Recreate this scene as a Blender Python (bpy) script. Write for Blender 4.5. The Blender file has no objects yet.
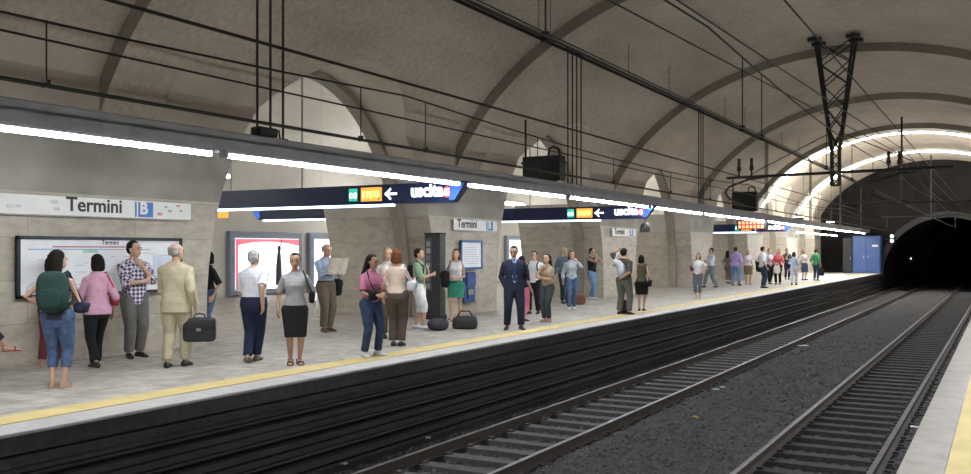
import bpy, bmesh, math, random
from mathutils import Vector, Matrix, Quaternion
random.seed(7)
R = math.radians
scene = bpy.context.scene
C = scene.collection

# ---------------------------------------------------------------- camera, world, exposure
F_PX, U0, V0, VPX, EYE = 930.0, 485.5, 250.5, 1004.0, 1.67
TH = math.atan((VPX - U0) / F_PX)
cam_d = bpy.data.cameras.new('camera'); cam = bpy.data.objects.new('camera', cam_d); C.objects.link(cam)
cam.location = (0, 0, EYE); cam.rotation_euler = (R(90), 0, TH)
cam_d.sensor_fit = 'HORIZONTAL'; cam_d.sensor_width = 36.0; cam_d.lens = 36.0 * F_PX / 971.0
cam_d.shift_y = (V0 - 237.0) / 971.0; cam_d.clip_start = 0.05; cam_d.clip_end = 400
scene.camera = cam
world = bpy.data.worlds.new('world'); scene.world = world; world.use_nodes = True
world.node_tree.nodes['Background'].inputs[0].default_value = (0.5, 0.55, 0.6, 1)
world.node_tree.nodes['Background'].inputs[1].default_value = 0.0
scene.view_settings.view_transform = 'Standard'; scene.view_settings.look = 'None'
scene.view_settings.exposure = 0.12; scene.view_settings.gamma = 1.0
scene.view_settings.use_curve_mapping = False
try:
    scene.cycles.max_bounces = 8; scene.cycles.diffuse_bounces = 5
    scene.cycles.sample_clamp_indirect = 6.0
    scene.cycles.use_denoising = True
except Exception: pass
TUBE = 62.0          # radiance of the platform tubes
HALL_TUBE = 27.0     # radiance of the hall tubes
UPLIGHT = 3600.0      # watts of each uplight at the far end

# ---------------------------------------------------------------- measuring helpers
def ray(u, v):
    a = u - U0
    return Vector((a*math.cos(TH) - F_PX*math.sin(TH), a*math.sin(TH) + F_PX*math.cos(TH), -(v - V0)))
def on_z(u, v, z=0.0):
    d = ray(u, v); return Vector((0, 0, EYE)) + d*((z-EYE)/d.z)
def on_x(u, v, x):
    d = ray(u, v); return Vector((0, 0, EYE)) + d*(x/d.x)
def on_y(u, v, y):
    d = ray(u, v); return Vector((0, 0, EYE)) + d*(y/d.y)

# ---------------------------------------------------------------- materials
MATS = {}
def mat(name, col, rough=0.7, metal=0.0, var=0.12, scale=6.0, bump=0.0, bscale=40.0, emit=None, estr=0.0, coat=0.0, spec=0.5):
    if name in MATS: return MATS[name]
    m = bpy.data.materials.new(name); m.use_nodes = True
    nt = m.node_tree; b = nt.nodes['Principled BSDF']
    tc = nt.nodes.new('ShaderNodeTexCoord')
    no = nt.nodes.new('ShaderNodeTexNoise'); no.inputs['Scale'].default_value = scale; no.inputs['Detail'].default_value = 5
    nt.links.new(tc.outputs['Object'], no.inputs['Vector'])
    rp = nt.nodes.new('ShaderNodeValToRGB')
    rp.color_ramp.elements[0].position = 0.3; rp.color_ramp.elements[1].position = 0.7
    rp.color_ramp.elements[0].color = [c*(1-var) for c in col] + [1]
    rp.color_ramp.elements[1].color = [min(1, c*(1+var)) for c in col] + [1]
    nt.links.new(no.outputs['Fac'], rp.inputs['Fac']); nt.links.new(rp.outputs['Color'], b.inputs['Base Color'])
    b.inputs['Roughness'].default_value = rough; b.inputs['Metallic'].default_value = metal
    b.inputs['Specular IOR Level'].default_value = spec
    if coat: b.inputs['Coat Weight'].default_value = coat
    if bump:
        n2 = nt.nodes.new('ShaderNodeTexNoise'); n2.inputs['Scale'].default_value = bscale; n2.inputs['Detail'].default_value = 6
        bp = nt.nodes.new('ShaderNodeBump'); bp.inputs['Strength'].default_value = bump; bp.inputs['Distance'].default_value = 0.02
        nt.links.new(tc.outputs['Object'], n2.inputs['Vector']); nt.links.new(n2.outputs['Fac'], bp.inputs['Height'])
        nt.links.new(bp.outputs['Normal'], b.inputs['Normal'])
    if emit:
        b.inputs['Emission Color'].default_value = list(emit) + [1]; b.inputs['Emission Strength'].default_value = estr
    MATS[name] = m
    return m
def fabric(col, rough=0.85):
    return mat('fabric_%02x%02x%02x' % tuple(int(255*min(1, c)) for c in col), col, rough, 0, 0.14, 9.0, 0.35, 60.0, spec=0.2)
def nodes_of(name):
    m = bpy.data.materials.new(name); m.use_nodes = True
    nt = m.node_tree; b = nt.nodes['Principled BSDF']
    def N(t, **kw):
        n = nt.nodes.new(t)
        for k, v in kw.items(): setattr(n, k, v)
        return n
    return m, nt, b, N

def concrete(name, c0, c1, streak=0.35):
    m, nt, b, N = nodes_of(name); L = nt.links.new
    tc = N('ShaderNodeTexCoord'); mp = N('ShaderNodeMapping'); mp.inputs['Scale'].default_value = (1, 0.45, 1)
    L(tc.outputs['Object'], mp.inputs['Vector'])
    n1 = N('ShaderNodeTexNoise'); n1.inputs['Scale'].default_value = 0.55; n1.inputs['Detail'].default_value = 9; n1.inputs['Roughness'].default_value = 0.62
    n2 = N('ShaderNodeTexNoise'); n2.inputs['Scale'].default_value = 9; n2.inputs['Detail'].default_value = 8; n2.inputs['Roughness'].default_value = 0.7
    L(mp.outputs[0], n1.inputs['Vector']); L(tc.outputs['Object'], n2.inputs['Vector'])
    r1 = N('ShaderNodeValToRGB'); e = r1.color_ramp.elements
    e[0].position = .32; e[0].color = list(c0)+[1]; e[1].position = .68; e[1].color = list(c1)+[1]
    L(n1.outputs['Fac'], r1.inputs['Fac'])
    mx = N('ShaderNodeMix', data_type='RGBA', blend_type='MULTIPLY'); mx.inputs['Factor'].default_value = streak
    r2 = N('ShaderNodeValToRGB'); r2.color_ramp.elements[0].position = .35; r2.color_ramp.elements[0].color = (.45, .43, .4, 1)
    r2.color_ramp.elements[1].position = .65; r2.color_ramp.elements[1].color = (1, 1, 1, 1)
    L(n2.outputs['Fac'], r2.inputs['Fac']); L(r1.outputs['Color'], mx.inputs['A']); L(r2.outputs['Color'], mx.inputs['B'])
    L(mx.outputs['Result'], b.inputs['Base Color'])
    bp = N('ShaderNodeBump'); bp.inputs['Strength'].default_value = .35; bp.inputs['Distance'].default_value = .03
    L(n2.outputs['Fac'], bp.inputs['Height']); L(bp.outputs['Normal'], b.inputs['Normal'])
    b.inputs['Roughness'].default_value = .92; b.inputs['Specular IOR Level'].default_value = .15
    return m

def slabs(name, c0, c1, bw, bh, axes, mortar=(.28, .26, .23), rough=.55, msize=.006, mott=.5, cap=None):
    """stone slabs: brick pattern on the two given axes"""
    m, nt, b, N = nodes_of(name); L = nt.links.new
    tc = N('ShaderNodeTexCoord'); sp = N('ShaderNodeSeparateXYZ'); cb = N('ShaderNodeCombineXYZ')
    L(tc.outputs['Object'], sp.inputs[0])
    if axes == 'side':
        ad = N('ShaderNodeMath', operation='ADD'); L(sp.outputs['X'], ad.inputs[0]); L(sp.outputs['Y'], ad.inputs[1])
        L(ad.outputs[0], cb.inputs['X']); L(sp.outputs['Z'], cb.inputs['Y'])
    else:
        L(sp.outputs['Y'], cb.inputs['X']); L(sp.outputs['X'], cb.inputs['Y'])
    br = N('ShaderNodeTexBrick'); br.inputs['Scale'].default_value = 1.0
    br.inputs['Brick Width'].default_value = bw; br.inputs['Row Height'].default_value = bh
    br.inputs['Mortar Size'].default_value = msize; br.inputs['Mortar Smooth'].default_value = .2
    br.inputs['Color1'].default_value = list(c0)+[1]; br.inputs['Color2'].default_value = list(c1)+[1]; br.inputs['Mortar'].default_value = list(mortar)+[1]
    L(cb.outputs[0], br.inputs['Vector'])
    n2 = N('ShaderNodeTexNoise'); n2.inputs['Scale'].default_value = 3.2; n2.inputs['Detail'].default_value = 8; n2.inputs['Roughness'].default_value = .68
    mp = N('ShaderNodeMapping'); mp.inputs['Scale'].default_value = (1, 1, 2.2) if axes == 'side' else (1.3, 1.1, 1)
    L(tc.outputs['Object'], mp.inputs['Vector']); L(mp.outputs[0], n2.inputs['Vector'])
    r2 = N('ShaderNodeValToRGB'); r2.color_ramp.elements[0].position = .33; r2.color_ramp.elements[0].color = (.46, .44, .41, 1)
    r2.color_ramp.elements[1].position = .62; r2.color_ramp.elements[1].color = (1, 1, 1, 1)
    L(n2.outputs['Fac'], r2.inputs['Fac'])
    mx = N('ShaderNodeMix', data_type='RGBA', blend_type='MULTIPLY'); mx.inputs['Factor'].default_value = mott
    L(br.outputs['Color'], mx.inputs['A']); L(r2.outputs['Color'], mx.inputs['B'])
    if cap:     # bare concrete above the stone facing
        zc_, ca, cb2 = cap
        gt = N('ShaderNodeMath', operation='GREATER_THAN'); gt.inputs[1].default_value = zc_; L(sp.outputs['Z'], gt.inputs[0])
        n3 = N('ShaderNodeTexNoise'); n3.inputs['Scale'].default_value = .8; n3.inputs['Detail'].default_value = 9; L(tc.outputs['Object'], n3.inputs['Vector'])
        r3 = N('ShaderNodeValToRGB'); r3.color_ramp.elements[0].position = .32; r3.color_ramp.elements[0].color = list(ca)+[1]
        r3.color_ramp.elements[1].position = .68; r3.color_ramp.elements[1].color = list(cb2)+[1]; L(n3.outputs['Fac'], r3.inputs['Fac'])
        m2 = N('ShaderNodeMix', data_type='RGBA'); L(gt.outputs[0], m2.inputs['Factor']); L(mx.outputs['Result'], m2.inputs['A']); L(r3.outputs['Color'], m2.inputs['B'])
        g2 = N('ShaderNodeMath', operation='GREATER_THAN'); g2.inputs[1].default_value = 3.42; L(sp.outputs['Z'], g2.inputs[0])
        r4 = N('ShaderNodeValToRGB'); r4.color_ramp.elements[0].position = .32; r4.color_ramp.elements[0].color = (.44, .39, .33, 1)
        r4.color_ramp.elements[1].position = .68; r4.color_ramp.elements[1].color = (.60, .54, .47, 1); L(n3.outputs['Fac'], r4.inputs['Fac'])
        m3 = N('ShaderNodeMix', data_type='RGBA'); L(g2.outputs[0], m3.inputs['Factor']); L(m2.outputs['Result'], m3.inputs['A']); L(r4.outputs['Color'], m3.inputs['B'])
        L(m3.outputs['Result'], b.inputs['Base Color'])
    else: L(mx.outputs['Result'], b.inputs['Base Color'])
    b.inputs['Roughness'].default_value = rough; b.inputs['Specular IOR Level'].default_value = .3
    return m

def tactile(name, col):
    m, nt, b, N = nodes_of(name); L = nt.links.new
    tc = N('ShaderNodeTexCoord'); n2 = N('ShaderNodeTexNoise'); n2.inputs['Scale'].default_value = 2.2; n2.inputs['Detail'].default_value = 7
    L(tc.outputs['Object'], n2.inputs['Vector'])
    r = N('ShaderNodeValToRGB'); r.color_ramp.elements[0].position = .3; r.color_ramp.elements[1].position = .7
    r.color_ramp.elements[0].color = [c*.8 for c in col]+[1]; r.color_ramp.elements[1].color = list(col)+[1]
    L(n2.outputs['Fac'], r.inputs['Fac']); L(r.outputs['Color'], b.inputs['Base Color'])
    v = N('ShaderNodeTexVoronoi'); v.inputs['Scale'].default_value = 18; v.inputs['Randomness'].default_value = 0
    L(tc.outputs['Object'], v.inputs['Vector'])
    bp = N('ShaderNodeBump'); bp.inputs['Strength'].default_value = .3; bp.invert = True; bp.inputs['Distance'].default_value = .006
    L(v.outputs['Distance'], bp.inputs['Height']); L(bp.outputs['Normal'], b.inputs['Normal'])
    b.inputs['Roughness'].default_value = .65
    return m

def checks(name, ca, cb_):
    m, nt, b, N = nodes_of(name); L = nt.links.new
    tc = N('ShaderNodeTexCoord'); mp = N('ShaderNodeMapping'); mp.inputs['Rotation'].default_value = (0, R(45), 0)
    ck = N('ShaderNodeTexChecker'); ck.inputs['Scale'].default_value = 22
    ck.inputs['Color1'].default_value = list(ca)+[1]; ck.inputs['Color2'].default_value = list(cb_)+[1]
    L(tc.outputs['Object'], mp.inputs['Vector']); L(mp.outputs[0], ck.inputs['Vector']); L(ck.outputs['Color'], b.inputs['Base Color'])
    b.inputs['Roughness'].default_value = .85
    return m

M_VAULT = concrete('vault_concrete', (.46, .405, .345), (.64, .575, .50), .45)
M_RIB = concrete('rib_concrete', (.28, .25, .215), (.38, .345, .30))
M_RIB_LIT = concrete('rib_lit_look', (.62, .60, .55), (.72, .70, .65), .15)  # soffits of the two bright far ribs, lit look put into the colour
M_PILLAR = concrete('pillar_concrete', (.34, .31, .265), (.46, .43, .375), .25)
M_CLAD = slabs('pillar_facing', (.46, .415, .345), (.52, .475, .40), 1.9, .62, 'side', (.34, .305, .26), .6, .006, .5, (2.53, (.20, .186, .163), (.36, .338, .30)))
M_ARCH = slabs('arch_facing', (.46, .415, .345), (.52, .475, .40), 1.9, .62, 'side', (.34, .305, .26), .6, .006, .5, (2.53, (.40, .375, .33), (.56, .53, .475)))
M_PLASTER = concrete('hall_plaster', (.6, .58, .53), (.72, .70, .65), .12)
M_FLOOR = slabs('platform_stone', (.41, .385, .35), (.52, .49, .45), .62, .45, 'floor', (.34, .315, .29), .5, .006, .85)
M_KERB = slabs('kerb_stone', (.47, .455, .455), (.52, .505, .50), 1.2, 3.0, 'floor', (.4, .38, .37), .5, .006, .35)
M_KERBN = slabs('near_kerb_stone', (.34, .31, .285), (.38, .35, .32), 1.2, 3.0, 'floor', (.3, .28, .26), .5, .006, .45)
M_YELLOW = tactile('yellow_tactile', (.66, .52, .22))
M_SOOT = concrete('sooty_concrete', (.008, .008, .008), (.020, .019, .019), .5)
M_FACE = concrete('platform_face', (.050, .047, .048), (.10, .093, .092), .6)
M_BALLAST = mat('ballast', (.085, .083, .086), .95, 0, .45, 24.0, 1.0, 55.0, spec=.2)
M_SLEEPER = mat('sleeper_concrete', (.070, .067, .068), .85, 0, .3, 9.0, .4, 50.0)
M_RAIL = mat('rail_steel', (.16, .155, .16), .42, .75, .25, 5.0)
M_RUST = mat('rusty_steel', (.06, .045, .038), .8, .2, .3, 14.0, .3)
M_BEAM = mat('beam_grey_paint', (.30, .30, .31), .6, .1, .12, 4.0)
M_STEEL = mat('galvanised_grey', (.32, .33, .34), .45, .5, .1, 6.0)
M_BLACK = mat('black_paint', (.012, .012, .013), .55, .1, .2, 8.0)
M_WIRE = mat('dark_copper', (.018, .016, .015), .6, .5, .2, 8.0)
M_INSUL = mat('brown_porcelain', (.035, .018, .012), .25, 0, .15, 12.0, coat=.5)
M_TUBE = mat('fluorescent_tube', (.9, .93, 1), .4, 0, 0.01, 3, emit=(.93, .97, 1.0), estr=TUBE)
M_HALLT = mat('hall_tube', (.9, .93, 1), .4, 0, 0.01, 3, emit=(1.0, .985, .95), estr=HALL_TUBE)
M_SIGN = mat('sign_navy', (.012, .022, .075), .45, 0, .1, 5.0)
M_SIGNBLUE = mat('sign_blue_lit', (.03, .10, .45), .4, 0, .1, 5.0, emit=(.05, .18, .8), estr=.7)
M_SIGNW = mat('sign_white_lit', (.9, .9, .9), .4, 0, .02, 5.0, emit=(1, 1, 1), estr=1.4)
M_SIGNO = mat('sign_orange_lit', (.9, .35, .05), .4, 0, .04, 9.0, emit=(1, .36, .05), estr=1.1)
M_SIGNY = mat('sign_yellow_lit', (.95, .75, .2), .4, 0, .04, 9.0, emit=(1, .78, .25), estr=1.3)
M_SIGNG = mat('sign_green_lit', (.03, .45, .3), .4, 0, .04, 9.0, emit=(.05, .62, .40), estr=.7)
M_SIGNR = mat('sign_red_lit', (.8, .08, .08), .4, 0, .04, 9.0, emit=(.9, .12, .14), estr=.8)
M_SIGNTUBE = mat('sign_underlight', (.8, .88, 1), .4, 0, .02, 5.0, emit=(.62, .80, 1), estr=5.0)
M_LED = mat('red_led', (.8, .05, .03), .4, 0, .04, 9.0, emit=(1, .17, .09), estr=4.0)
M_PANELW = mat('white_enamel', (.70, .70, .67), .4, 0, .06, 2.5)
M_INK = mat('dark_ink', (.03, .03, .04), .6, 0, .1, 9.0)
M_BLUE = mat('blue_enamel', (.03, .16, .50), .4, 0, .08, 4.0)
M_PAPER = mat('printed_paper', (.78, .80, .83), .6, 0, .04, 5.0)
M_FRAME = mat('board_frame', (.02, .025, .035), .4, .2, .1, 6.0)
M_ADW = mat('advert_white', (.9, .9, .92), .4, 0, .02, 2.0, emit=(1, .99, 1), estr=1.25)
M_ADR = mat('advert_red', (.8, .2, .25), .4, 0, .05, 2.0, emit=(.9, .18, .25), estr=.7)
M_ADK = mat('advert_dark', (.03, .03, .06), .4, 0, .05, 2.0)
M_GREYBLUE = mat('greyblue_frame', (.24, .28, .36), .45, .2, .08, 4.0)
M_DOORBLUE = mat('blue_door_paint', (.03, .07, .22), .5, 0, .12, 3.0)
M_LEATHER = mat('black_leather', (.016, .016, .018), .45, 0, .2, 12.0, .3)
M_BROWNL = mat('brown_leather', (.16, .07, .035), .5, 0, .2, 12.0, .3)
M_NEWS = mat('newsprint', (.52, .46, .38), .8, 0, .35, 40.0)

# ---------------------------------------------------------------- mesh helpers
class MB:
    def __init__(s): s.v, s.f, s.m = [], [], []
    def add(s, vs, fs, mi=0):
        o = len(s.v); s.v += [tuple(v) for v in vs]
        for f in fs: s.f.append([i+o for i in f]); s.m.append(mi)
        return s
    def box(s, lo, hi, mi=0, rot=None, piv=None):
        x0, y0, z0 = lo; x1, y1, z1 = hi
        vs = [Vector(p) for p in ((x0,y0,z0),(x1,y0,z0),(x1,y1,z0),(x0,y1,z0),(x0,y0,z1),(x1,y0,z1),(x1,y1,z1),(x0,y1,z1))]
        if rot is not None:
            p = Vector(piv) if piv is not None else Vector(((x0+x1)/2,(y0+y1)/2,(z0+z1)/2))
            vs = [rot @ (v-p) + p for v in vs]
        return s.add(vs, [(0,3,2,1),(4,5,6,7),(0,1,5,4),(1,2,6,5),(2,3,7,6),(3,0,4,7)], mi)
    def loft(s, rings, mi=0, caps=True, close=False):
        n = len(rings[0]); vs = [p for r in rings for p in r]; fs = []
        k = len(rings)
        for i in range(k - (0 if close else 1)):
            a, b = i*n, ((i+1) % k)*n
            for j in range(n):
                fs.append((a+j, a+(j+1) % n, b+(j+1) % n, b+j))
        if caps and not close:
            fs.append(tuple(range(n-1, -1, -1))); fs.append(tuple(range((k-1)*n, k*n)))
        return s.add(vs, fs, mi)
    def tube(s, pts, rad, seg=8, mi=0, rnd=False, close=False):
        pts = [Vector(p) for p in pts]
        if not isinstance(rad, (list, tuple)): rad = [rad]*len(pts)
        rad = list(rad)
        if rnd and not close:
            d0 = (pts[0]-pts[1]).normalized(); d1 = (pts[-1]-pts[-2]).normalized()
            pts = [pts[0]+d0*rad[0]*.8, pts[0]+d0*rad[0]*.5] + pts + [pts[-1]+d1*rad[-1]*.5, pts[-1]+d1*rad[-1]*.8]
            rad = [rad[0]*.4, rad[0]*.82] + rad + [rad[-1]*.82, rad[-1]*.4]
        n = len(pts); rings = []; up = None
        for i in range(n):
            if close: t = (pts[(i+1) % n]-pts[i-1])
            else: t = pts[min(i+1, n-1)]-pts[max(i-1, 0)]
            t = t.normalized() if t.length > 1e-9 else Vector((0, 0, 1))
            if up is None:
                up = Vector((0, 0, 1)) if abs(t.z) < .9 else Vector((1, 0, 0))
            a = (up - t*up.dot(t))
            a = a.normalized() if a.length > 1e-6 else t.orthogonal().normalized()
            up = a; b = t.cross(a)
            rings.append([pts[i] + (a*math.cos(2*math.pi*j/seg) + b*math.sin(2*math.pi*j/seg))*rad[i] for j in range(seg)])
        return s.loft(rings, mi, True, close)
    def ell(s, c, r, mi=0, nu=12, nv=8, rot=None):
        c = Vector(c); vs = []; fs = []
        for i in range(1, nv):
            a = math.pi*i/nv
            for j in range(nu):
                b = 2*math.pi*j/nu
                p = Vector((r[0]*math.sin(a)*math.cos(b), r[1]*math.sin(a)*math.sin(b), r[2]*math.cos(a)))
                vs.append(c + (rot @ p if rot is not None else p))
        t = Vector((0,0,r[2])); 
        vs.append(c + (rot @ t if rot is not None else t)); vs.append(c - (rot @ t if rot is not None else t))
        T, B = len(vs)-2, len(vs)-1
        for j in range(nu):
            fs.append((T, j, (j+1) % nu)); q = (nv-2)*nu; fs.append((B, q+(j+1) % nu, q+j))
        for i in range(nv-2):
            for j in range(nu):
                fs.append((i*nu+j, (i+1)*nu+j, (i+1)*nu+(j+1) % nu, i*nu+(j+1) % nu))
        return s.add(vs, fs, mi)
    def prism(s, poly, d, mi=0):
        poly = [Vector(p) for p in poly]; d = Vector(d); n = len(poly)
        vs = poly + [p+d for p in poly]
        fs = [tuple(range(n-1, -1, -1)), tuple(range(n, 2*n))] + [(j, (j+1) % n, n+(j+1) % n, n+j) for j in range(n)]
        return s.add(vs, fs, mi)
    def mesh(s, name, mats, smooth=None):
        me = bpy.data.meshes.new(name); me.from_pydata(s.v, [], s.f)
        for m in (mats if isinstance(mats, (list, tuple)) else [mats]): me.materials.append(m)
        for p, i in zip(me.polygons, s.m): p.material_index = i
        bm = bmesh.new(); bm.from_mesh(me); bmesh.ops.recalc_face_normals(bm, faces=bm.faces); bm.to_mesh(me); bm.free()
        if smooth is not None:
            me.polygons.foreach_set('use_smooth', [True]*len(me.polygons))
            if smooth < 179: me.set_sharp_from_angle(angle=R(smooth))
        return me
    def build(s, name, mats, parent=None, smooth=None, bevel=0.0, loc=None, rotz=0.0):
        o = bpy.data.objects.new(name, s.mesh(name, mats, smooth)); C.objects.link(o)
        if parent is not None: o.parent = parent
        if loc is not None: o.location = loc
        if rotz: o.rotation_euler = (0, 0, rotz)
        if bevel:
            b = o.modifiers.new('bevel', 'BEVEL'); b.width = bevel; b.segments = 2; b.limit_method = 'ANGLE'
        return o
def box(lo, hi): return MB().box(lo, hi)
def tag(o, label=None, cat=None, group=None, kind=None):
    if label: o['label'] = label
    if cat: o['category'] = cat
    if group: o['group'] = group
    if kind: o['kind'] = kind
    return o
def thing(name, label, cat, loc=(0, 0, 0), rotz=0.0, group=None):
    o = bpy.data.objects.new(name, None); C.objects.link(o); o.empty_display_size = .1
    o.location = loc; o.rotation_euler = (0, 0, rotz)
    return tag(o, label, cat, group)
def struct(name, mb, m, smooth=None, bevel=0.0, label=None):
    o = mb.build(name, m, None, smooth, bevel); o['kind'] = 'structure'
    if label: o['label'] = label
    return o
def copy_tree(o, parent=None):
    c = o.copy(); C.objects.link(c)
    if parent is not None: c.parent = parent
    for ch in list(o.children): copy_tree(ch, c)
    return c
def rz(a): return Matrix.Rotation(a, 3, 'Z')
PENDING = []     # objects whose remesh modifiers are applied in one go
def remeshed(mb, name, m, parent, voxel, smooth_it=3, extras=None):
    o = mb.build(name, m, parent, 180)
    md = o.modifiers.new('r', 'REMESH'); md.mode = 'VOXEL'; md.voxel_size = voxel; md.use_smooth_shade = True
    if smooth_it:
        sm = o.modifiers.new('s', 'SMOOTH'); sm.factor = .5; sm.iterations = smooth_it
    PENDING.append((o, extras, list(m) if isinstance(m, (list, tuple)) else [m]))
    return o
def apply_pending():
    dg = bpy.context.evaluated_depsgraph_get(); dg.update()
    new = []
    for o, extras, ms in PENDING:
        me = bpy.data.meshes.new_from_object(o.evaluated_get(dg), depsgraph=dg); new.append(me)
    for (o, extras, ms), me in zip(PENDING, new):
        o.modifiers.clear()
        me.materials.clear()
        for x in ms: me.materials.append(x)
        if extras is not None:
            bm = bmesh.new(); bm.from_mesh(me)
            base = [bm.verts.new(v) for v in extras.v]
            for f, mi in zip(extras.f, extras.m):
                try:
                    fc = bm.faces.new([base[i] for i in f]); fc.material_index = mi; fc.smooth = True
                except ValueError: pass
            bm.to_mesh(me); bm.free()
        me.polygons.foreach_set('use_smooth', [True]*len(me.polygons))
        o.data = me
    PENDING.clear()
def text_obj(body, size, m, parent, loc, rot, name='lettering', bold=0.0, extrude=.004, align='LEFT', xs=1.0):
    cu = bpy.data.curves.new(name, 'FONT'); cu.body = body; cu.size = size; cu.extrude = extrude; cu.offset = bold
    cu.align_x = align; cu.align_y = 'BOTTOM_BASELINE' if False else 'BOTTOM'
    cu.resolution_u = 3
    t = bpy.data.objects.new(name, cu); C.objects.link(t)
    dg = bpy.context.evaluated_depsgraph_get()
    me = bpy.data.meshes.new_from_object(t.evaluated_get(dg)); bpy.data.objects.remove(t)
    me.materials.clear(); me.materials.append(m)
    for v in me.vertices: v.co.x *= xs
    o = bpy.data.objects.new(name, me); C.objects.link(o)
    o.parent = parent; o.location = loc; o.rotation_euler = rot
    return o
FACE_X = (R(90), 0, R(90))      # lettering that faces +X (the tracks)
FACE_Y = (R(90), 0, 0)          # lettering that faces -Y (towards the camera)

# ================================================================= STRUCTURE
EDGE_L, EDGE_R, FRONT, BACK, HALLX = -7.9, -.71, -12.3, -15.5, -24.2
Y0, YE = -9.0, 75.0
CX = -4.4
PILLARS = [(3.6, 11.95), (19.5, 22.7), (30.6, 33.8), (41.2, 44.4), (51.8, 55.0), (62.4, 65.6), (72.6, 75.2)]
RIBS = [10.3, 21.1, 32.2, 42.8, 53.4, 64.0]
def ell_z(off, a, b): return EYE + b*math.sqrt(max(0, 1-(off/a)**2))
# barrel vault with side vaults cut through by booleans
VA, VB = 8.65, 6.6
def barrel_profile(y):
    pts = [(FRONT, -.5), (FRONT, ell_z(FRONT-CX, VA, VB))]
    a0 = math.acos((FRONT-CX)/VA); a1 = math.acos((3.5-CX)/VA)
    n = 72
    for i in range(1, n):
        a = a0 + (a1-a0)*i/n; pts.append((CX+VA*math.cos(a), EYE+VB*math.sin(a)))
    pts += [(3.5, ell_z(3.5-CX, VA, VB)), (3.5, -.5)]
    return [(x, y, z) for x, z in pts]
block = box((BACK, Y0, -.3), (5.2, YE, 9.4)).build('ceiling', M_VAULT)
cutters = [MB().prism(barrel_profile(Y0-1), (0, YE-Y0+2, 0)).build('cut', M_VAULT)]
bays = [(PILLARS[i][1], PILLARS[i+1][0]) for i in range(len(PILLARS)-1)]
SPRING, APEX = .55, 5.58
def arch_pts(y0, y1, x, spring=SPRING, apex=APEX, base=-.5, n=40):
    c, h = (y0+y1)/2, (y1-y0)/2
    p = [(x, y0, base)]
    for i in range(n+1):
        a = math.pi - math.pi*i/n; p.append((x, c+h*math.cos(a), spring+(apex-spring)*math.sin(a)))
    return p + [(x, y1, base)]
for y0, y1 in bays:
    cutters.append(MB().prism(arch_pts(y0, y1, BACK-1), (BACK*-1-7.4, 0, 0)).build('cut', M_PILLAR))
cutters.append(box((BACK-1, Y0-1, 3.3), (-13.35, YE+1, 9.0)).build('cut', M_PILLAR))
for c in cutters:
    b = block.modifiers.new('b', 'BOOLEAN'); b.operation = 'DIFFERENCE'; b.object = c; b.solver = 'EXACT'
dg = bpy.context.evaluated_depsgraph_get(); dg.update()
me = bpy.data.meshes.new_from_object(block.evaluated_get(dg))
block.modifiers.clear(); block.data = me
for c in cutters: bpy.data.objects.remove(c)
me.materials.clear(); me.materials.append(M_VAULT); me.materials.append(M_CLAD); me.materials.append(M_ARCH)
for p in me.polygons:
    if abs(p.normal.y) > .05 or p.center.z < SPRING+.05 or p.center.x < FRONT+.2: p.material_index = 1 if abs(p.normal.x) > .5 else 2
me.polygons.foreach_set('use_smooth', [True]*len(me.polygons)); me.set_sharp_from_angle(angle=R(28))
block['kind'] = 'structure'; block['label'] = 'grey concrete barrel vault over the tracks with side arches'

# ribs of the barrel vault, springing from the pillars
def rib_ring(y, w, a_in, b_in, th=.3):
    mb = MB()
    rings = []
    a0 = math.acos(max(-1, (FRONT-CX+.02)/a_in)); n = 64
    for i in range(n+1):
        t = a0 + (math.pi-2*a0+.0)*i/n
        t = math.pi-(math.pi-a0)+(-(2*a0-math.pi))*i/n if False else a0 - (2*a0-math.pi)*i/n
        ci, si = math.cos(t), math.sin(t)
        pi_ = (CX+a_in*ci, EYE+b_in*si); po = (CX+(a_in+th+.35)*ci, EYE+(b_in+th+.35)*si)
        rings.append([(pi_[0], y-w/2, pi_[1]), (pi_[0], y+w/2, pi_[1]), (po[0], y+w/2, po[1]), (po[0], y-w/2, po[1])])
    mb.loft(rings)
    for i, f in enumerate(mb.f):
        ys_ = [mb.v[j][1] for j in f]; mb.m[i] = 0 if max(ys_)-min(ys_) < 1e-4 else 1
    return mb
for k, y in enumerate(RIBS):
    struct('trim_%d' % (k+1), rib_ring(y, 1.15, VA-.27, VB-.27), [M_RIB, M_VAULT] if k < 4 else [M_RIB, M_RIB_LIT], 30, label='transverse rib of the barrel vault' if k < 4 else 'rib of the far lit vault, its soffit coloured pale to look lit')
# inner arches of the side vaults
for k, (y0, y1) in enumerate(bays):
    c, h = (y0+y1)/2, (y1-y0)/2; rings = []
    for i in range(41):
        a = math.pi - math.pi*i/40
        q = []
        for hh, zz, x in ((h-.10, APEX-SPRING-.10, -13.35), (h-.10, APEX-SPRING-.10, -13.0), (h+.06, APEX-SPRING+.06, -13.0), (h+.06, APEX-SPRING+.06, -13.35)):
            q.append((x, c+hh*math.cos(a), SPRING-.02+zz*math.sin(a)))
        rings.append(q)
    dn = lambda r: [(x, y, 0.0) for x, y, z in r]
    rings = [dn(rings[0])] + rings + [dn(rings[-1])]
    struct('trim_%d' % (k+11), MB().loft(rings), M_RIB, 30, label='inner arch rib of a side vault')
# walls behind and beside
struct('wall_right', box((3.5, Y0, -.3), (3.8, YE, 3.2)), M_PLASTER)
struct('wall_near', box((HALLX-.4, Y0-.3, -1.6), (5.2, Y0, 9.4)), M_PILLAR)
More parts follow.
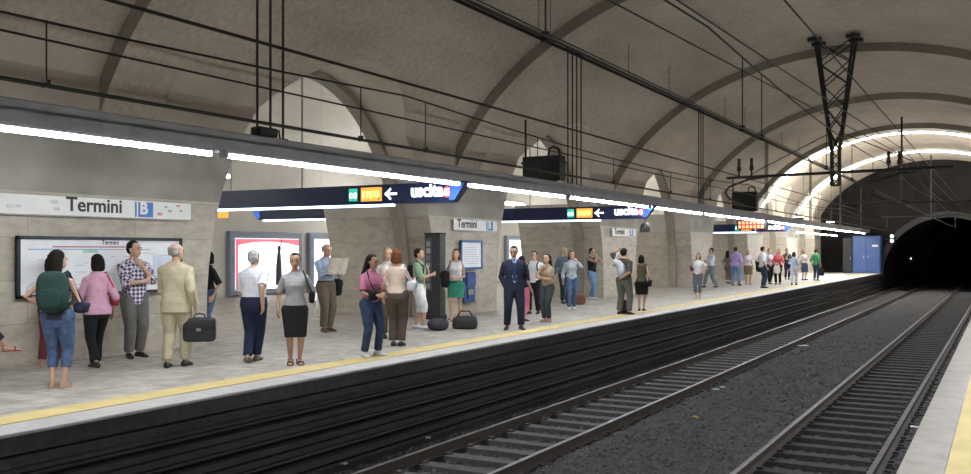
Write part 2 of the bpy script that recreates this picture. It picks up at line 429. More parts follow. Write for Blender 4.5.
# hall behind the pillars
struct('wall_back', box((HALLX-.3, Y0, 0), (HALLX, YE, 5.7)), M_PLASTER)
hv = []
hw = (-13.35-HALLX)/2; hc = (-13.35+HALLX)/2
for i in range(33):
    a = math.pi*i/32; x, z = hc+(hw+.02)*math.cos(a), 5.5+1.6*math.sin(a)
    x2, z2 = hc+(hw+.3)*math.cos(a), 5.5+1.9*math.sin(a)
    hv.append([(x, Y0, z), (x, YE, z), (x2, YE, z2), (x2, Y0, z2)])
struct('ceiling_hall', MB().loft(hv), M_PLASTER, 30, label='pale vault of the hall behind the pillars')
# partition with bright corridor bays deep in the hall
struct('wall_hall', box((HALLX, YE-.3, 0), (-13.35, YE, 7.4)), M_PLASTER)
# floors
struct('floor', box((HALLX-.3, Y0, -.2), (EDGE_L-.45, YE, 0)), M_FLOOR, label='mottled grey stone platform floor')
struct('floor_right', box((EDGE_R+.32, Y0, -.2), (3.6, YE, 0)), M_FLOOR)
def kerb(x0, x1): return box((x0, Y0, -.035), (x1, YE, .004))
struct('trim_41', kerb(EDGE_L-.45, EDGE_L), M_KERB, None, .015, label='pale stone edge of the far platform')
struct('trim_42', kerb(EDGE_R, EDGE_R+.32), M_KERBN, None, .015, label='pale stone edge of the near platform')
struct('trim_43', box((EDGE_L-.86, Y0, -.05), (EDGE_L-.46, YE, .008)), M_YELLOW, label='yellow safety strip along the far platform')
struct('trim_44', box((EDGE_R+.325, Y0, -.05), (EDGE_R+.80, YE, .008)), M_YELLOW, label='yellow safety strip along the near platform')
# platform faces with stepped courses
fm = MB()
fm.box((EDGE_L-.6, Y0, -1.5), (EDGE_L-.22, YE, -.2)); fm.box((EDGE_L-.46, Y0, -.2), (EDGE_L-.01, YE, -.035))
for z, d, h in ((-.2, .06, .16), (-.52, .10, .07), (-.80, .14, .08), (-1.10, .20, .09), (-1.34, .30, .12)):
    fm.box((EDGE_L-.23, Y0, z-h), (EDGE_L-.22+d, YE, z))
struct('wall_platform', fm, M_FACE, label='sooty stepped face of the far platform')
struct('wall_platform_near', box((EDGE_R+.12, Y0, -1.5), (EDGE_R+.5, YE, -.2)).box((EDGE_R+.01, Y0, -.2), (EDGE_R+.34, YE, -.035)), M_FACE)
struct('trackbed', box((-8.6, Y0, -1.75), (0, YE+70, -1.42)), M_BALLAST, label='dark trackbed floor')
# end wall with the tunnel mouth
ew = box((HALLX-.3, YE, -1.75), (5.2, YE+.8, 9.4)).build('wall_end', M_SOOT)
tr, tc_ = 4.35, (-3.55, -.25)
tp = [(tc_[0]+tr*math.cos(math.pi*i/48), YE-1, tc_[1]+tr*math.sin(math.pi*i/48)) for i in range(49)]
tp = [(tc_[0]+tr, YE-1, -1.9)] + tp + [(tc_[0]-tr, YE-1, -1.9)]
cut = MB().prism(tp, (0, 3, 0)).build('cut', M_SOOT)
b = ew.modifiers.new('b', 'BOOLEAN'); b.operation = 'DIFFERENCE'; b.object = cut; b.solver = 'EXACT'
dg = bpy.context.evaluated_depsgraph_get(); dg.update()
me = bpy.data.meshes.new_from_object(ew.evaluated_get(dg)); ew.modifiers.clear(); ew.data = me; bpy.data.objects.remove(cut)
ew['kind'] = 'structure'; ew['label'] = 'soot-black end wall around the tunnel mouth'
rings = []
for y, rr in ((YE+.5, tr), (YE+30, tr), (YE+30.01, tr-1.0), (YE+69, tr-1.0)):
    ring = [(tc_[0]+rr*math.cos(math.pi*i/40), y, tc_[1]+rr*math.sin(math.pi*i/40)) for i in range(41)]
    rings.append([(tc_[0]+rr, y, -1.7)] + ring + [(tc_[0]-rr, y, -1.7)])
tun = MB().loft(rings, 0, False)
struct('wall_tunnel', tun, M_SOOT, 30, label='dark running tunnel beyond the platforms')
struct('wall_tunnel_end', box((-9, YE+69, -1.7), (2, YE+69.3, 5)), M_SOOT)
# mouth ring
mr = []
for i in range(41):
    a = math.pi*i/40
    mr.append([(tc_[0]+r_*math.cos(a), y, tc_[1]+r_*math.sin(a)) for r_, y in ((tr-.02, YE-.12), (tr-.02, YE+.1), (tr+.4, YE+.1), (tr+.4, YE-.12))])
struct('trim_51', MB().loft(mr), concrete('mouth_ring_concrete', (.035, .035, .035), (.07, .068, .065)), 30, label='concrete ring around the tunnel mouth')

# ================================================================= TRACKS
TRK = [(-6.39, 'far track nearest the crowded platform', 'railway track beside the far platform, dull rails on worn sleepers'),
       (-2.23, 'near track', 'railway track beside the near platform, rail heads shining in front')]
RT = -1.13
def rail_mb():
    pr = [(-.07, -.16), (.07, -.16), (.07, -.145), (.012, -.12), (.012, -.045), (.036, -.03), (.036, -.006), (.028, 0), (-.028, 0), (-.036, -.006), (-.036, -.03), (-.012, -.045), (-.012, -.12), (-.07, -.145)]
    mb = MB().prism([(x, Y0+.2, z) for x, z in pr], (0, YE+60, 0))
    mb.m = [1]*len(mb.m)
    for i, f in enumerate(mb.f):
        zs = [mb.v[j][2] for j in f]
        if min(zs) > -.008: mb.m[i] = 0
    return mb
rail_me = rail_mb().mesh('rail', [M_RAIL, M_RUST], None)
sm = MB().prism([(-1.12, -.12, -.02), (1.12, -.12, -.02), (1.12, .12, -.02), (-1.12, .12, -.02)], (0, 0, .001))
sm = MB().loft([[(-1.15, -.14, -.18), (1.15, -.14, -.18), (1.15, .14, -.18), (-1.15, .14, -.18)], [(-1.13, -.115, 0), (1.13, -.115, 0), (1.13, .115, 0), (-1.13, .115, 0)]])
for sx in (-.75, .75): 
    for q in (-.11, .11): sm.box((sx+q-.04, -.05, -.01), (sx+q+.04, .05, .03))
sl_me = sm.mesh('sleeper', M_SLEEPER); sl_me2 = sm.mesh('sleeper', mat('shaded_sleeper', (.040, .038, .038), .85, 0, .35, 9.0, .4, 50.0))  # near-track copy is darker: shade of the near platform put into its colour
for x, nm, lab in TRK:
    t = thing('railway_track', lab, 'railway track', (x, 0, RT))
    for s in (-.75, .75):
        o = bpy.data.objects.new('rail', rail_me); C.objects.link(o); o.parent = t; o.location = (s, 0, 0)
    for i in range(98):
        o = bpy.data.objects.new('sleeper', sl_me if x < -4 else sl_me2); C.objects.link(o); o.parent = t
        o.location = (random.uniform(-.02, .02), 3.2+i*.64, -.155); o.rotation_euler = (0, 0, random.uniform(-.012, .012))
    rest = MB()
    for y in [3.2-.64*k for k in range(1, 19)] + [3.2+.64*k for k in range(98, 112)]:
        rest.box((-1.13, y-.12, -.33), (1.13, y+.12, -.155))
    tag(rest.build('sleeper_row', M_SLEEPER, t), kind='stuff')
# ballast surface
def ballast_h(x):
    h = -1.36
    for tx in (-6.39, -2.23):
        d = abs(x-tx)
        if d < .68: h = min(h, -1.365)
    if abs(x+4.31) < 1.25: h = -1.30 + .09*math.cos((x+4.31)/1.25*math.pi/2)
    if abs(x+6.39) > .83 and x < -6.39: h = -1.33
    if x > -1.35: h = -1.30
    return h
bm_ = MB(); nx = 130; xs = [-7.84+(7.84-.62)*i/nx for i in range(nx+1)]
ys = []; y = 2.0
while y < YE-.1: ys.append(y); y += max(.055, (y*.0085))
vs = [(x, y, ballast_h(x)+random.uniform(-.03, .03)) for y in ys for x in xs]
fs = [(j*(nx+1)+i, j*(nx+1)+i+1, (j+1)*(nx+1)+i+1, (j+1)*(nx+1)+i) for j in range(len(ys)-1) for i in range(nx)]
bm_.add(vs, fs)
o = bm_.build('ballast', M_BALLAST); tag(o, 'dark grey stone ballast between and around the rails', 'ballast', kind='stuff')
st = MB()
for i in range(5200):
    y = 3.5 + 30*random.random()**1.8; x = random.choice((random.uniform(-5.5, -3.15), random.uniform(-7.75, -7.3), random.uniform(-6.9, -5.8), random.uniform(-1.35, -.75), random.uniform(-5.5, -3.15)))
    z = ballast_h(x); r_ = random.uniform(.018, .04)
    ax = [Vector((random.uniform(-1, 1), random.uniform(-1, 1), random.uniform(-1, 1))).normalized() for _ in range(1)][0]
    q = Quaternion(ax, random.uniform(0, 6)).to_matrix()
    pv = [q @ (Vector(p)*r_*random.uniform(.75, 1.2)) for p in ((1,0,0),(-1,0,0),(0,1,0),(0,-1,0),(0,0,1),(0,0,-1))]
    st.add([p+Vector((x, y, z+.02)) for p in pv], [(4,0,2),(4,2,1),(4,1,3),(4,3,0),(5,2,0),(5,1,2),(5,3,1),(5,0,3)])
o = st.build('ballast_stones', mat('ballast_stone', (.11, .107, .11), .9, 0, .5, 3.0)); tag(o, 'loose broken stones lying on the ballast', 'ballast stones', kind='stuff')
# cables along the platform face
for z, x, lab in ((-.44, EDGE_L-.13, 'upper dark cable along the far platform face'), (-.71, EDGE_L-.09, 'middle dark cable along the far platform face'), (-1.0, EDGE_L-.04, 'lowest dark cable along the far platform face')):
    o = MB().tube([(x, Y0+.3, z), (x, 20, z-.01), (x, 45, z), (x, YE-.2, z)], .035, 8).build('trackside_cable', M_BLACK, None, 60)
    tag(o, lab, 'cable', 'cables along the platform face')
# litter
for u, v, lab, col, s in ((803, 347, 'flat white paper scrap on the ballast between the tracks', (.75, .75, .74), (.16, .11)), (716, 392, 'pale blue paper scrap beside the far track', (.45, .62, .68), (.07, .05)), (723, 390, 'small white paper scrap beside the pale blue one', (.7, .72, .72), (.05, .05)), (695, 423, 'ochre leaflet scrap on the dark ballast', (.35, .24, .08), (.07, .05)), (916, 428, 'white paper scrap under the edge of the near platform', (.8, .8, .8), (.08, .05)), (428, 437, 'crumpled white tissue at the foot of the far platform', (.7, .7, .72), (.05, .04)), (344, 463, 'crumpled pale wrapper left of the far track', (.7, .72, .78), (.06, .05))):
    p = on_z(u, v, -1.27); a = random.uniform(0, 3)
    mb = MB(); n = 5
    g = [(s[0]*(i/n-.5)*2, s[1]*(j/n-.5)*2, random.uniform(0, .02)) for j in range(n+1) for i in range(n+1)]
    g2 = [(x, y, z-.004) for x, y, z in g]
    mb.add(g, [(j*(n+1)+i, j*(n+1)+i+1, (j+1)*(n+1)+i+1, (j+1)*(n+1)+i) for j in range(n) for i in range(n)])
    mb.add(g2, [(j*(n+1)+i, (j+1)*(n+1)+i, (j+1)*(n+1)+i+1, j*(n+1)+i+1) for j in range(n) for i in range(n)])
    o = mb.build('paper_scrap', mat('scrap_%d' % u, col, .8), None, None, 0, (p.x, p.y, ballast_h(p.x)+.045), a); tag(o, lab, 'litter', 'litter on the trackbed')

# ================================================================= LIGHTING BEAM + LUMINAIRES
BX = -8.8
def lighting_beam(x, sgn, label, rods):
    t = thing('lighting_beam', label, 'lighting beam', (x, 0, 0))
    mb = MB()
    prof = [(.06*sgn, 2.965), (.06*sgn, 3.20), (.02*sgn, 3.22), (-.42*sgn, 3.22), (-.42*sgn, 3.16), (-.02*sgn, 3.16), (.02*sgn, 3.0), (-.3*sgn, 3.0), (-.3*sgn, 2.965)]
    mb.prism([(p, Y0+.4, z) for p, z in prof], (0, YE-Y0-.9, 0))
    mb.build('fascia', M_BEAM, t)
    mb = MB().box((-.42*sgn-.02, Y0+.4, 2.98), (-.42*sgn+.02, YE-.5, 3.2)); mb.build('rear_panel', M_BEAM, t)
    for y, top, n in rods:
        for k in range(n):
            yy = y + (k-(n-1)/2)*.26
            r_ = MB().tube([(-.12*sgn, yy, 3.2), (-.12*sgn, yy, top)], .017, 8)
            r_.box((-.12*sgn-.05, yy-.05, 3.2), (-.12*sgn+.05, yy+.05, 3.25))
            r_.box((-.12*sgn-.04, yy-.04, top-.05), (-.12*sgn+.04, yy+.04, top+.03))
            r_.build('hanger_rod', M_BLACK, t, 40)
    return t
rods = [(9.85, 6.42, 3), (20.35, 6.42, 4), (30.9, 6.42, 3), (40.8, 6.42, 3), (51.2, 6.42, 3), (61.5, 6.42, 3), (71, 6.42, 2)]
lighting_beam(BX, 1, 'long grey lighting beam hung over the far platform', rods)
lighting_beam(.25, -1, 'long grey lighting beam hung over the near platform', [(10, 6.4, 2), (30, 6.4, 2), (50, 6.4, 2)])
def luminaire(length):
    t = thing('fluorescent_light', 'x', 'light')
    MB().box((-.055, .02, .045), (.055, length-.02, .085)).build('housing', M_STEEL, t)
    n = 10; pr = [(.058*math.cos(-math.pi*i/n), 0, .045-.052*math.sin(math.pi*i/n)) for i in range(n+1)]
    MB().prism([(x, .04, z) for x, y, z in pr], (0, length-.08, 0)).build('tube_diffuser', M_TUBE, t, 40)
    for e in (0, length-.04): MB().box((-.062, e, -.012), (.062, e+.04, .088)).build('end_cap', M_STEEL, t)
    return t
cuts = [-6.3, -1.2, 3.7, 8.72, 14.85, 19.55, 25.2, 30.6, 35.6, 40.8, 46.0, 51.2, 56.4, 61.6, 66.8, 71.9]
LL = 4.97
lum = luminaire(LL)
spots = ['nearest the left edge of the picture', 'second from the left edge of the picture']
first = True
for i in range(len(cuts)-1):
    L_ = cuts[i+1]-cuts[i]
    o = lum if first else copy_tree(lum); first = False
    o.location = (BX+.005, cuts[i]+.1, 2.876); o.scale = (1, (L_-.2)/LL, 1)
    o['group'] = 'fluorescent lights under the far beam'
    o['label'] = {2: 'fluorescent strip light over the map board, leftmost in view', 3: 'fluorescent strip light ending at the nearest hanging blue sign', 4: 'fluorescent strip light just right of the nearest hanging blue sign', 5: 'fluorescent strip light ending at the second hanging blue sign', 6: 'fluorescent strip light just beyond the second hanging blue sign'}.get(i, 'distant fluorescent strip light, %s from the tunnel along the far beam' % ['last', 'second', 'third', 'fourth', 'fifth', 'sixth', 'seventh', 'eighth', 'ninth'][len(cuts)-2-i] if i > 6 else 'fluorescent strip light left outside the picture')
for i in range(0, len(cuts)-1):
    L_ = cuts[i+1]-cuts[i]
    o = copy_tree(lum); o.location = (.25-.005, cuts[i]+.1, 2.876); o.scale = (1, (L_-.2)/LL, 1)
    o['group'] = 'fluorescent lights over the near platform'; o['label'] = 'fluorescent strip light over the near platform outside the picture'
# short second row at the far end, seen as a second bright line
for k, y in enumerate((56.0, 61.2, 66.4)):
    o = copy_tree(lum); o.location = (-10.6, y, 2.72); o.scale = (1, .98, 1)
    o['group'] = 'inner fluorescent lights at the far end'; o['label'] = 'fluorescent strip light in the inner row near the tunnel, %s of three' % ('first', 'middle', 'last')[k]
    MB().tube([(0, 2.5, .08), (0, 2.5, 2.5+1.0)], .012, 6).build('hanger', M_BLACK, o)
# hall lights
def hall_light(x, y, L_, lab):
    t = thing('hall_light', lab, 'light', (x, y, 3.55), 0, 'fluorescent lights in the hall')
    MB().box((-.12, 0, 0), (.12, L_, .06)).build('housing', M_STEEL, t)
    MB().tube([(-.16, .05, .03), (-.16, L_-.05, .03)], .045, 10).build('tube', M_HALLT, t, 60); MB().tube([(.16, .05, .03), (.16, L_-.05, .03)], .045, 10).build('tube', M_HALLT, t, 60)
    for e in (.6, L_-.6): MB().tube([(0, e, .05), (0, e, 5.5+1.6*math.sqrt(1-((x-hc)/hw)**2)-3.55)], .005, 6).build('hanger_rod', M_PLASTER, t)
k = 0
for y in (-4, 2.5, 9, 14.2, 24.5, 31, 37, 44, 50.5, 57, 63.5, 69):
    k += 1; hall_light(-17.6, y, 3.6, 'fluorescent light hung in the hall behind the pillars, front row')
for y in (5, 14.2, 29.3, 38, 48, 60):
    hall_light(-22.0, y, 3.6, 'fluorescent light hung in the hall behind the pillars, rear row')
# floodlights under the far ribs
def flood(x, y, sgn, lab):
    t = thing('floodlight', lab, 'floodlight', (x, y, 3.25), 0, 'floodlights at the far end')
    MB().box((-.2, -.3, 0), (.2, .3, .06)).build('bracket', M_BLACK, t)
    MB().loft([[(-.12, -.25, .06), (.12, -.25, .06), (.12, .25, .06), (-.12, .25, .06)], [(-.22, -.32, .26), (.22, -.32, .26), (.22, .32, .26), (-.22, .32, .26)]]).build('housing', M_BLACK, t)
    MB().box((-.2, -.3, .255), (.2, .3, .275)).build('lens', mat('flood_lens', (.95, .95, .9), .4, 0, .01, 3, emit=(1, .97, .9), estr=30.0), t)
    MB().box((-.45, -.05, -.04), (.75, .05, .0)).build('arm', M_BLACK, t)
    ld = bpy.data.lights.new('flood', 'SPOT'); ld.energy = UPLIGHT; ld.spot_size = R(112); ld.spot_blend = .35; ld.shadow_soft_size = .2; ld.color = (1, .95, .85)
    lo = bpy.data.objects.new('lamp', ld); C.objects.link(lo); lo.parent = t; lo.location = (0, 0, .34); lo.rotation_euler = (R(134), 0, 0)
for k, y in enumerate((RIBS[4], RIBS[5])):
    flood(-9.9, y, 1, 'floodlight behind the far platform beam under the %s bright vault ring' % ('nearer', 'farther')[k])
    flood(1.1, y, -1, 'floodlight behind the near platform beam under the %s bright vault ring' % ('nearer', 'farther')[k])
M_COVE = mat('cove_tube', (.95, .95, .9), .4, 0, .01, 3, emit=(1, .97, .90), estr=9.0)
for k, y in enumerate((RIBS[4], RIBS[5])):     # light lines fixed along the far edge of the two lit ribs
    t = thing('arch_light', 'curved light line along the %s bright vault ring' % ('nearer' if k == 0 else 'farther, tunnel-side'), 'light', (CX, y+.40, EYE), 0, 'curved light lines on the vault rings')
    am, bm3 = VA-.27, VB-.27; a0 = math.acos(-7.7/am)
    pts = [(a0-(2*a0-math.pi)*i/48) for i in range(49)]
    MB().loft([[((am-e)*math.cos(a), d, (bm3-e)*math.sin(a)) for e, d in ((.005, -.06), (.005, .06), (.05, .06), (.05, -.06))] for a in pts]).build('housing', M_STEEL, t)
    MB().tube([((am-.10)*math.cos(a), 0, (bm3-.10)*math.sin(a)) for a in pts], .05, 8).build('tube', M_COVE, t, 60)
for k, y in enumerate((56.4, 66.8)):
    t = thing('hall_light', 'x', 'light', (-14.6, y, 3.8), 0, 'arch lights at the far end'); t['label'] = 'bright light hung inside the %s lit side arch' % ('nearer', 'farther')[k]
    MB().box((-.12, 0, 0), (.12, 3.0, .06)).build('housing', M_STEEL, t)
    for xx in (-.16, .16): MB().tube([(xx, .05, .03), (xx, 2.95, .03)], .05, 10).build('tube', mat('arch_tube', (.9, .93, 1), .4, 0, .01, 3, emit=(1, .97, .9), estr=130), t, 60)
    for e in (1.2, 1.9): MB().tube([(0, e, .05), (0, e, 2.6)], .01, 6).build('hanger_rod', M_BLACK, t)
# ================================================================= SIGNS
def exit_sign(y, x_end, x_far, label, zlo=2.58, zhi=2.96, with_text=True, group='hanging exit signs', hang=((-.28, 2.99), (-4.0, 5.4), (-6.0, 5.4))):
    t = thing('exit_sign', label, 'sign', (x_end, y, 0), 0, group)
    w = x_end - x_far; h = zhi-zlo
    mb = MB().prism([(-.30, -.11, zlo), (.02, -.11, zhi), (-w, -.11, zhi), (-w, -.11, zlo)], (0, .22, 0)); mb.build('housing', M_SIGN, t)
    MB().box((-w, -.05, zlo-.045), (-.42 if not with_text else -1.7, .05, zlo-.002)).build('underlight', M_SIGNTUBE, t)
    f = -.115
    MB().prism([(-.24, f, zlo+.04), (-.02, f, zhi-.03), (-.34, f, zhi-.03), (-.36, f, zlo+.04)], (0, -.006, 0)).build('blue_end_panel', M_SIGNBLUE, t)
    for xx, zt_ in hang: MB().tube([(xx, 0, zhi-.01), (xx, 0, zt_)], .02 if with_text else .004, 8).build('hanger', M_STEEL if with_text else M_PLASTER, t)
    if with_text:
        zt = zlo+.08
        text_obj('uscita', .34, M_SIGNW, t, (-1.22, f-.003, zlo+.055), FACE_Y, 'lettering', .012, .004, 'LEFT', .93)
        c = MB()
        n = 24; ring = lambda r1, r2, y0_, mi: c.loft([[(-.40+r*math.cos(2*math.pi*i/n), yy, zlo+.19+r*math.sin(2*math.pi*i/n)) for r, yy in ((r1, y0_), (r2, y0_), (r2, y0_-.006), (r1, y0_-.006))] for i in range(n)], mi, False, True)
        ring(.07, .105, f, 0)
        c.prism([(-.40+.07*math.cos(2*math.pi*i/n), f, zlo+.19+.07*math.sin(2*math.pi*i/n)) for i in range(n)], (0, -.004, 0), 1)
        c.box((-.46, f-.01, zlo+.175), (-.34, f, zlo+.205), 0, Matrix.Rotation(R(-40), 3, 'Y'))
        c.build('no_entry_symbol', [M_SIGNR, M_SIGNW], t)
        a = MB(); ax = -1.70; az = zlo+.19
        a.box((ax-.05, f-.006, az-.022), (ax+.16, f, az+.022))
        a.box((ax-.03-.09, f-.006, az-.02), (ax-.03+.09, f, az+.02), 0, Matrix.Rotation(R(-45), 3, 'Y'), (ax-.03-.06, f, az))
        a.box((ax-.03-.09, f-.006, az-.02), (ax-.03+.09, f, az+.02), 0, Matrix.Rotation(R(45), 3, 'Y'), (ax-.03-.06, f, az))
        a.build('arrow', M_SIGNW, t)
        p = MB().box((-2.40, f-.004, zlo+.06), (-1.90, f+.001, zlo+.33), 0)
        for q in range(5): p.box((-2.36+q*.085, f-.008, zlo+.11+(.03 if q % 2 else 0)), (-2.36+q*.085+.055, f-.004, zlo+.26), 1)
        p.box((-2.0, f-.008, zlo+.09), (-1.95, f-.004, zlo+.13), 2)
        p.build('orange_panel', [M_SIGNO, M_SIGNY, M_INK], t)
        g = MB().box((-2.70, f-.004, zlo+.07), (-2.49, f+.001, zlo+.32), 0)
        for dx in (-.05, .05): g.loft([[(-2.595+dx+rr*math.cos(2*math.pi*i/16)*.7, f-yy, zlo+.18+rr*math.sin(2*math.pi*i/16)) for rr, yy in ((.035, .004), (.06, .004), (.06, .008), (.035, .008))] for i in range(16)], 1, False, True)
        g.build('green_panel', [M_SIGNG, M_SIGNW], t)
    return t
exit_sign(15.0, -8.72, -16.4, 'nearest hanging blue exit sign, lettered with a white arrow')
exit_sign(25.5, -8.66, -15.6, 'second hanging blue exit sign, lettered, right of the dark suited man')
exit_sign(46.05, -8.86, -13.0, 'farthest hanging blue exit sign, above the distant crowd', with_text=True, hang=((-.28, 2.99), (-3.9, 5.2)))
s = exit_sign(20.9, 0, -3.3, 'small blue and orange sign deep in the hall behind the nearest exit sign', with_text=False, group='hall signs', hang=((-.6, 7.05), (-2.6, 6.95)))
s.location = (-19.4, 20.9, 0); s.scale = (-1, 1, 1); s.location.x = -19.6
MB().box((.9, -.125, 2.66), (1.3, -.112, 2.88)).build('orange_panel', M_SIGNO, s)
tt = MB()
for q in range(4): tt.box((2.1+q*.2, -.123, 2.70), (2.22+q*.2, -.112, 2.84))
tt.build('lettering', M_SIGNW, s)

# name signs on pillars
def name_sign(y0, y1, ytext, ylogo, label, small=False):
    t = thing('station_sign', label, 'sign', (FRONT+.055, y0, 2.19), 0, 'station name signs')
    w = y1-y0
    MB().box((0, 0, 0), (.035, w, .285)).build('panel', M_PANELW, t, None, .004)
    MB().box((0, -.005, -.012), (.042, w+.005, 0.004)).build('lower_rail', M_STEEL, t)
    text_obj('Termini', .30, M_INK, t, (.038, ytext-y0, .015), FACE_X, 'lettering', .006, .002, 'LEFT', 1.06)
    lg = MB().box((.035, ylogo-y0, .02), (.041, ylogo-y0+.36, .265), 0); lg.box((.041, ylogo-y0+.03, .02), (.043, ylogo-y0+.055, .265), 1)
    lg.build('line_logo', [M_BLUE, M_PANELW], t)
    text_obj('B', .27, M_PANELW, t, (.043, ylogo-y0+.09, .02), FACE_X, 'logo_letter', .01, .002, 'LEFT', 1.05)
    return t
yt = on_x(66, 207, FRONT+.09).y; yl = on_x(135, 210, FRONT+.09).y
t = name_sign(4.0, 11.5, yt, yl, 'long white station name sign above the map board')
SYM = [mat('faded_red', (.6, .25, .22), .5), mat('faded_grey', (.4, .4, .42), .5), mat('pale_grey', (.55, .55, .55), .5)]
for u, v, s_, mi in ((160, 214, .05, 0), (166, 207, .03, 1), (170, 211, .04, 1), (178, 206, .035, 0), (57, 209, .05, 2), (54, 202, .06, 2), (10, 206, .05, 2), (18, 206, .04, 2), (181, 211, .03, 0)):
    p = on_x(u, v, FRONT+.09); MB().box((.034, p.y-4.0-s_, p.z-2.19-s_*.5), (.038, p.y-4.0+s_, p.z-2.19+s_*.5)).build('printed_symbol', SYM[mi], t)
name_sign(20.25, 22.55, 20.42, 21.95, 'white station name sign on the pillar behind the red-haired woman')
name_sign(31.2, 33.6, 31.4, 32.95, 'white station name sign on the pillar behind the man with raised arm')
# map board
p0 = on_x(17, 236, FRONT+.09); p1 = on_x(182, 298, FRONT+.09)
t = thing('map_board', 'large white network map board in a dark frame behind the waiting people', 'notice board', (FRONT+.05, p0.y, .98))
w = p1.y-p0.y; h = .90
MB().box((0, 0, 0), (.02, w, h)).build('back_panel', M_FRAME, t)
fr = MB()
for lo, hi in (((.0, 0, 0), (.05, w, .05)), ((.0, 0, h-.05), (.05, w, h)), ((.0, 0, 0), (.05, .05, h)), ((.0, w-.05, 0), (.05, w, h))): fr.box(lo, hi)
fr.build('frame', M_FRAME, t)
mp = MB().box((.02, .05, .05), (.026, w-.05, h-.05), 0)
def mk(a, b, z0, z1, mi): mp.box((.026, w*a, z0), (.029, w*b, z1), mi)
mk(.19, .62, .735, .755, 1); mk(.06, .5, .70, .715, 2); mk(.5, .78, .70, .71, 1); mk(.36, .45, .655, .70, 3)
for k in range(26): 
    a = random.uniform(.05, .9); z = random.uniform(.1, .66); mk(a, a+random.uniform(.02, .07), z, z+.008, 4)
for k in range(5): mk(.05, .93, .13+.1*k, .133+.1*k, 5)
mk(.8, .94, .3, .62, 5)
mp.build('map_sheet', [M_PAPER, mat('map_red', (.42, .16, .2), .6), mat('map_blue', (.2, .38, .68), .6), mat('map_green', (.35, .6, .42), .6), mat('map_grey', (.4, .42, .46), .6), mat('map_pale', (.60, .66, .75), .6)], t)
text_obj('Termini', .10, M_INK, t, (.03, w*.47, .765), FACE_X, 'lettering', .002, .001)
# poster and help point on the second pillar
def wall_poster(u0, v0, u1, v1, label, fm_):
    a = on_x(u0, v0, FRONT+.09); b2 = on_x(u1, v1, FRONT+.09)
    t = thing('framed_poster', label, 'poster', (FRONT+.05, a.y, b2.z)); w, h = b2.y-a.y, a.z-b2.z
    MB().box((0, 0, 0), (.02, w, h)).build('back_panel', fm_, t)
    fr = MB()
    for lo, hi in (((0, 0, 0), (.05, w, .06)), ((0, 0, h-.06), (.05, w, h)), ((0, 0, 0), (.05, .06, h)), ((0, w-.06, 0), (.05, w, h))): fr.box(lo, hi)
    fr.build('frame', fm_, t)
    sh = MB().box((.02, .06, .06), (.027, w-.06, h-.06), 0)
    for k in range(9):
        z = h-.2-k*.06
        if z > .1: sh.box((.027, .16, z), (.029, w-.16-random.random()*.15, z+.018), 1)
    sh.build('sheet', [M_PAPER, mat('poster_lines', (.5, .55, .62), .6)], t)
wall_poster(461, 240, 482.5, 269, 'blue-framed white notice on the pillar beside the red-haired woman', mat('poster_blue', (.04, .12, .33), .4, 0, .1))
a = on_x(466, 272, FRONT+.2); b2 = on_x(477, 302, FRONT+.2)
t = thing('help_point', 'narrow blue help point box mounted under the framed notice', 'help point', (FRONT+.05, a.y, b2.z))
hh, ww = a.z-b2.z, b2.y-a.y
MB().box((0, 0, 0), (.10, ww, hh)).build('back_box', M_DOORBLUE, t, None, .01)
MB().box((.10, ww*.1, hh*.55), (.16, ww*.9, hh*.95)).build('hood', M_DOORBLUE, t, None, .01)
MB().box((.10, ww*.3, hh*.25), (.13, ww*.75, hh*.42)).build('button_panel', M_STEEL, t)
MB().tube([(.13, ww*.2, hh*.5), (.16, ww*.15, hh*.3), (.13, ww*.2, hh*.12)], .012, 8).build('cord', M_BLACK, t)
# dark information column
t = thing('information_column', 'tall dark column with picture panel between the green shirt and the red hair', 'column', (-12.06, 19.12, 0), 0)
MB().box((-.24, -.16, 0), (.24, .16, .12)).build('base', M_BLACK, t, None, .01)
MB().box((-.22, -.13, .12), (.22, .13, 2.05)).build('body', mat('column_charcoal', (.035, .035, .04), .5, .1, .15), t, None, .01)
pc = MB().box((-.2, -.14, .7), (-.02, -.128, 1.98), 0)
for k in range(7):
    z = .75+k*.17; pc.box((-.185+random.random()*.03, -.145, z), (-.05-random.random()*.03, -.138, z+.12), 1+k % 3)
pc.build('picture_panel', [mat('pic_base', (.08, .08, .09), .4), mat('pic_a', (.3, .29, .3), .4), mat('pic_b', (.18, .17, .2), .4), mat('pic_c', (.42, .4, .4), .4)], t)
MB().box((-.23, -.14, 2.05), (.23, .14, 2.1)).build('cap', M_BLACK, t, None, .01)
# equipment boxes and train indicator on the beam
def equipment(y, u, label, size=(.95, .35, .62), zb=3.23):
    t = thing('equipment_box', label, 'equipment box', (BX-.52, y, zb), 0, 'black boxes above the beam')
    w, d, h = size
    MB().box((-w/2, -d/2, .05), (w/2, d/2, h)).build('case', M_BLACK, t, None, .02)
    MB().box((-w/2-.02, -d/2-.02, h*.72), (w/2+.02, d/2+.02, h*.8)).build('lid_rim', M_BLACK, t)
    MB().tube([(w*.12, 0, h), (w*.14, 0, h+.16), (w*.24, 0, h+.22), (w*.38, 0, h+.16), (w*.44, 0, h-.02)], .028, 8).build('cable_loop', M_BLACK, t, 60)
    for sx in (-1, 1): MB().box((sx*w*.3-.03, -.03, 0), (sx*w*.3+.03, .03, .08)).build('foot', M_BLACK, t)
    MB().tube([(-w/2, 0, .1), (-w/2, 0, 1.5)], .026, 8).build('post', M_BLACK, t)
equipment(19.5, 0, 'black equipment box with cable loop above the beam left of the four rods')
equipment(38.7, 0, 'black equipment box above the beam over the red lit display', (1.0, .4, .85))
t = thing('equipment_box', 'small dark junction box on the beam at the three nearest rods', 'equipment box', (BX-.12, 9.75, 3.235), 0, 'black boxes above the beam')
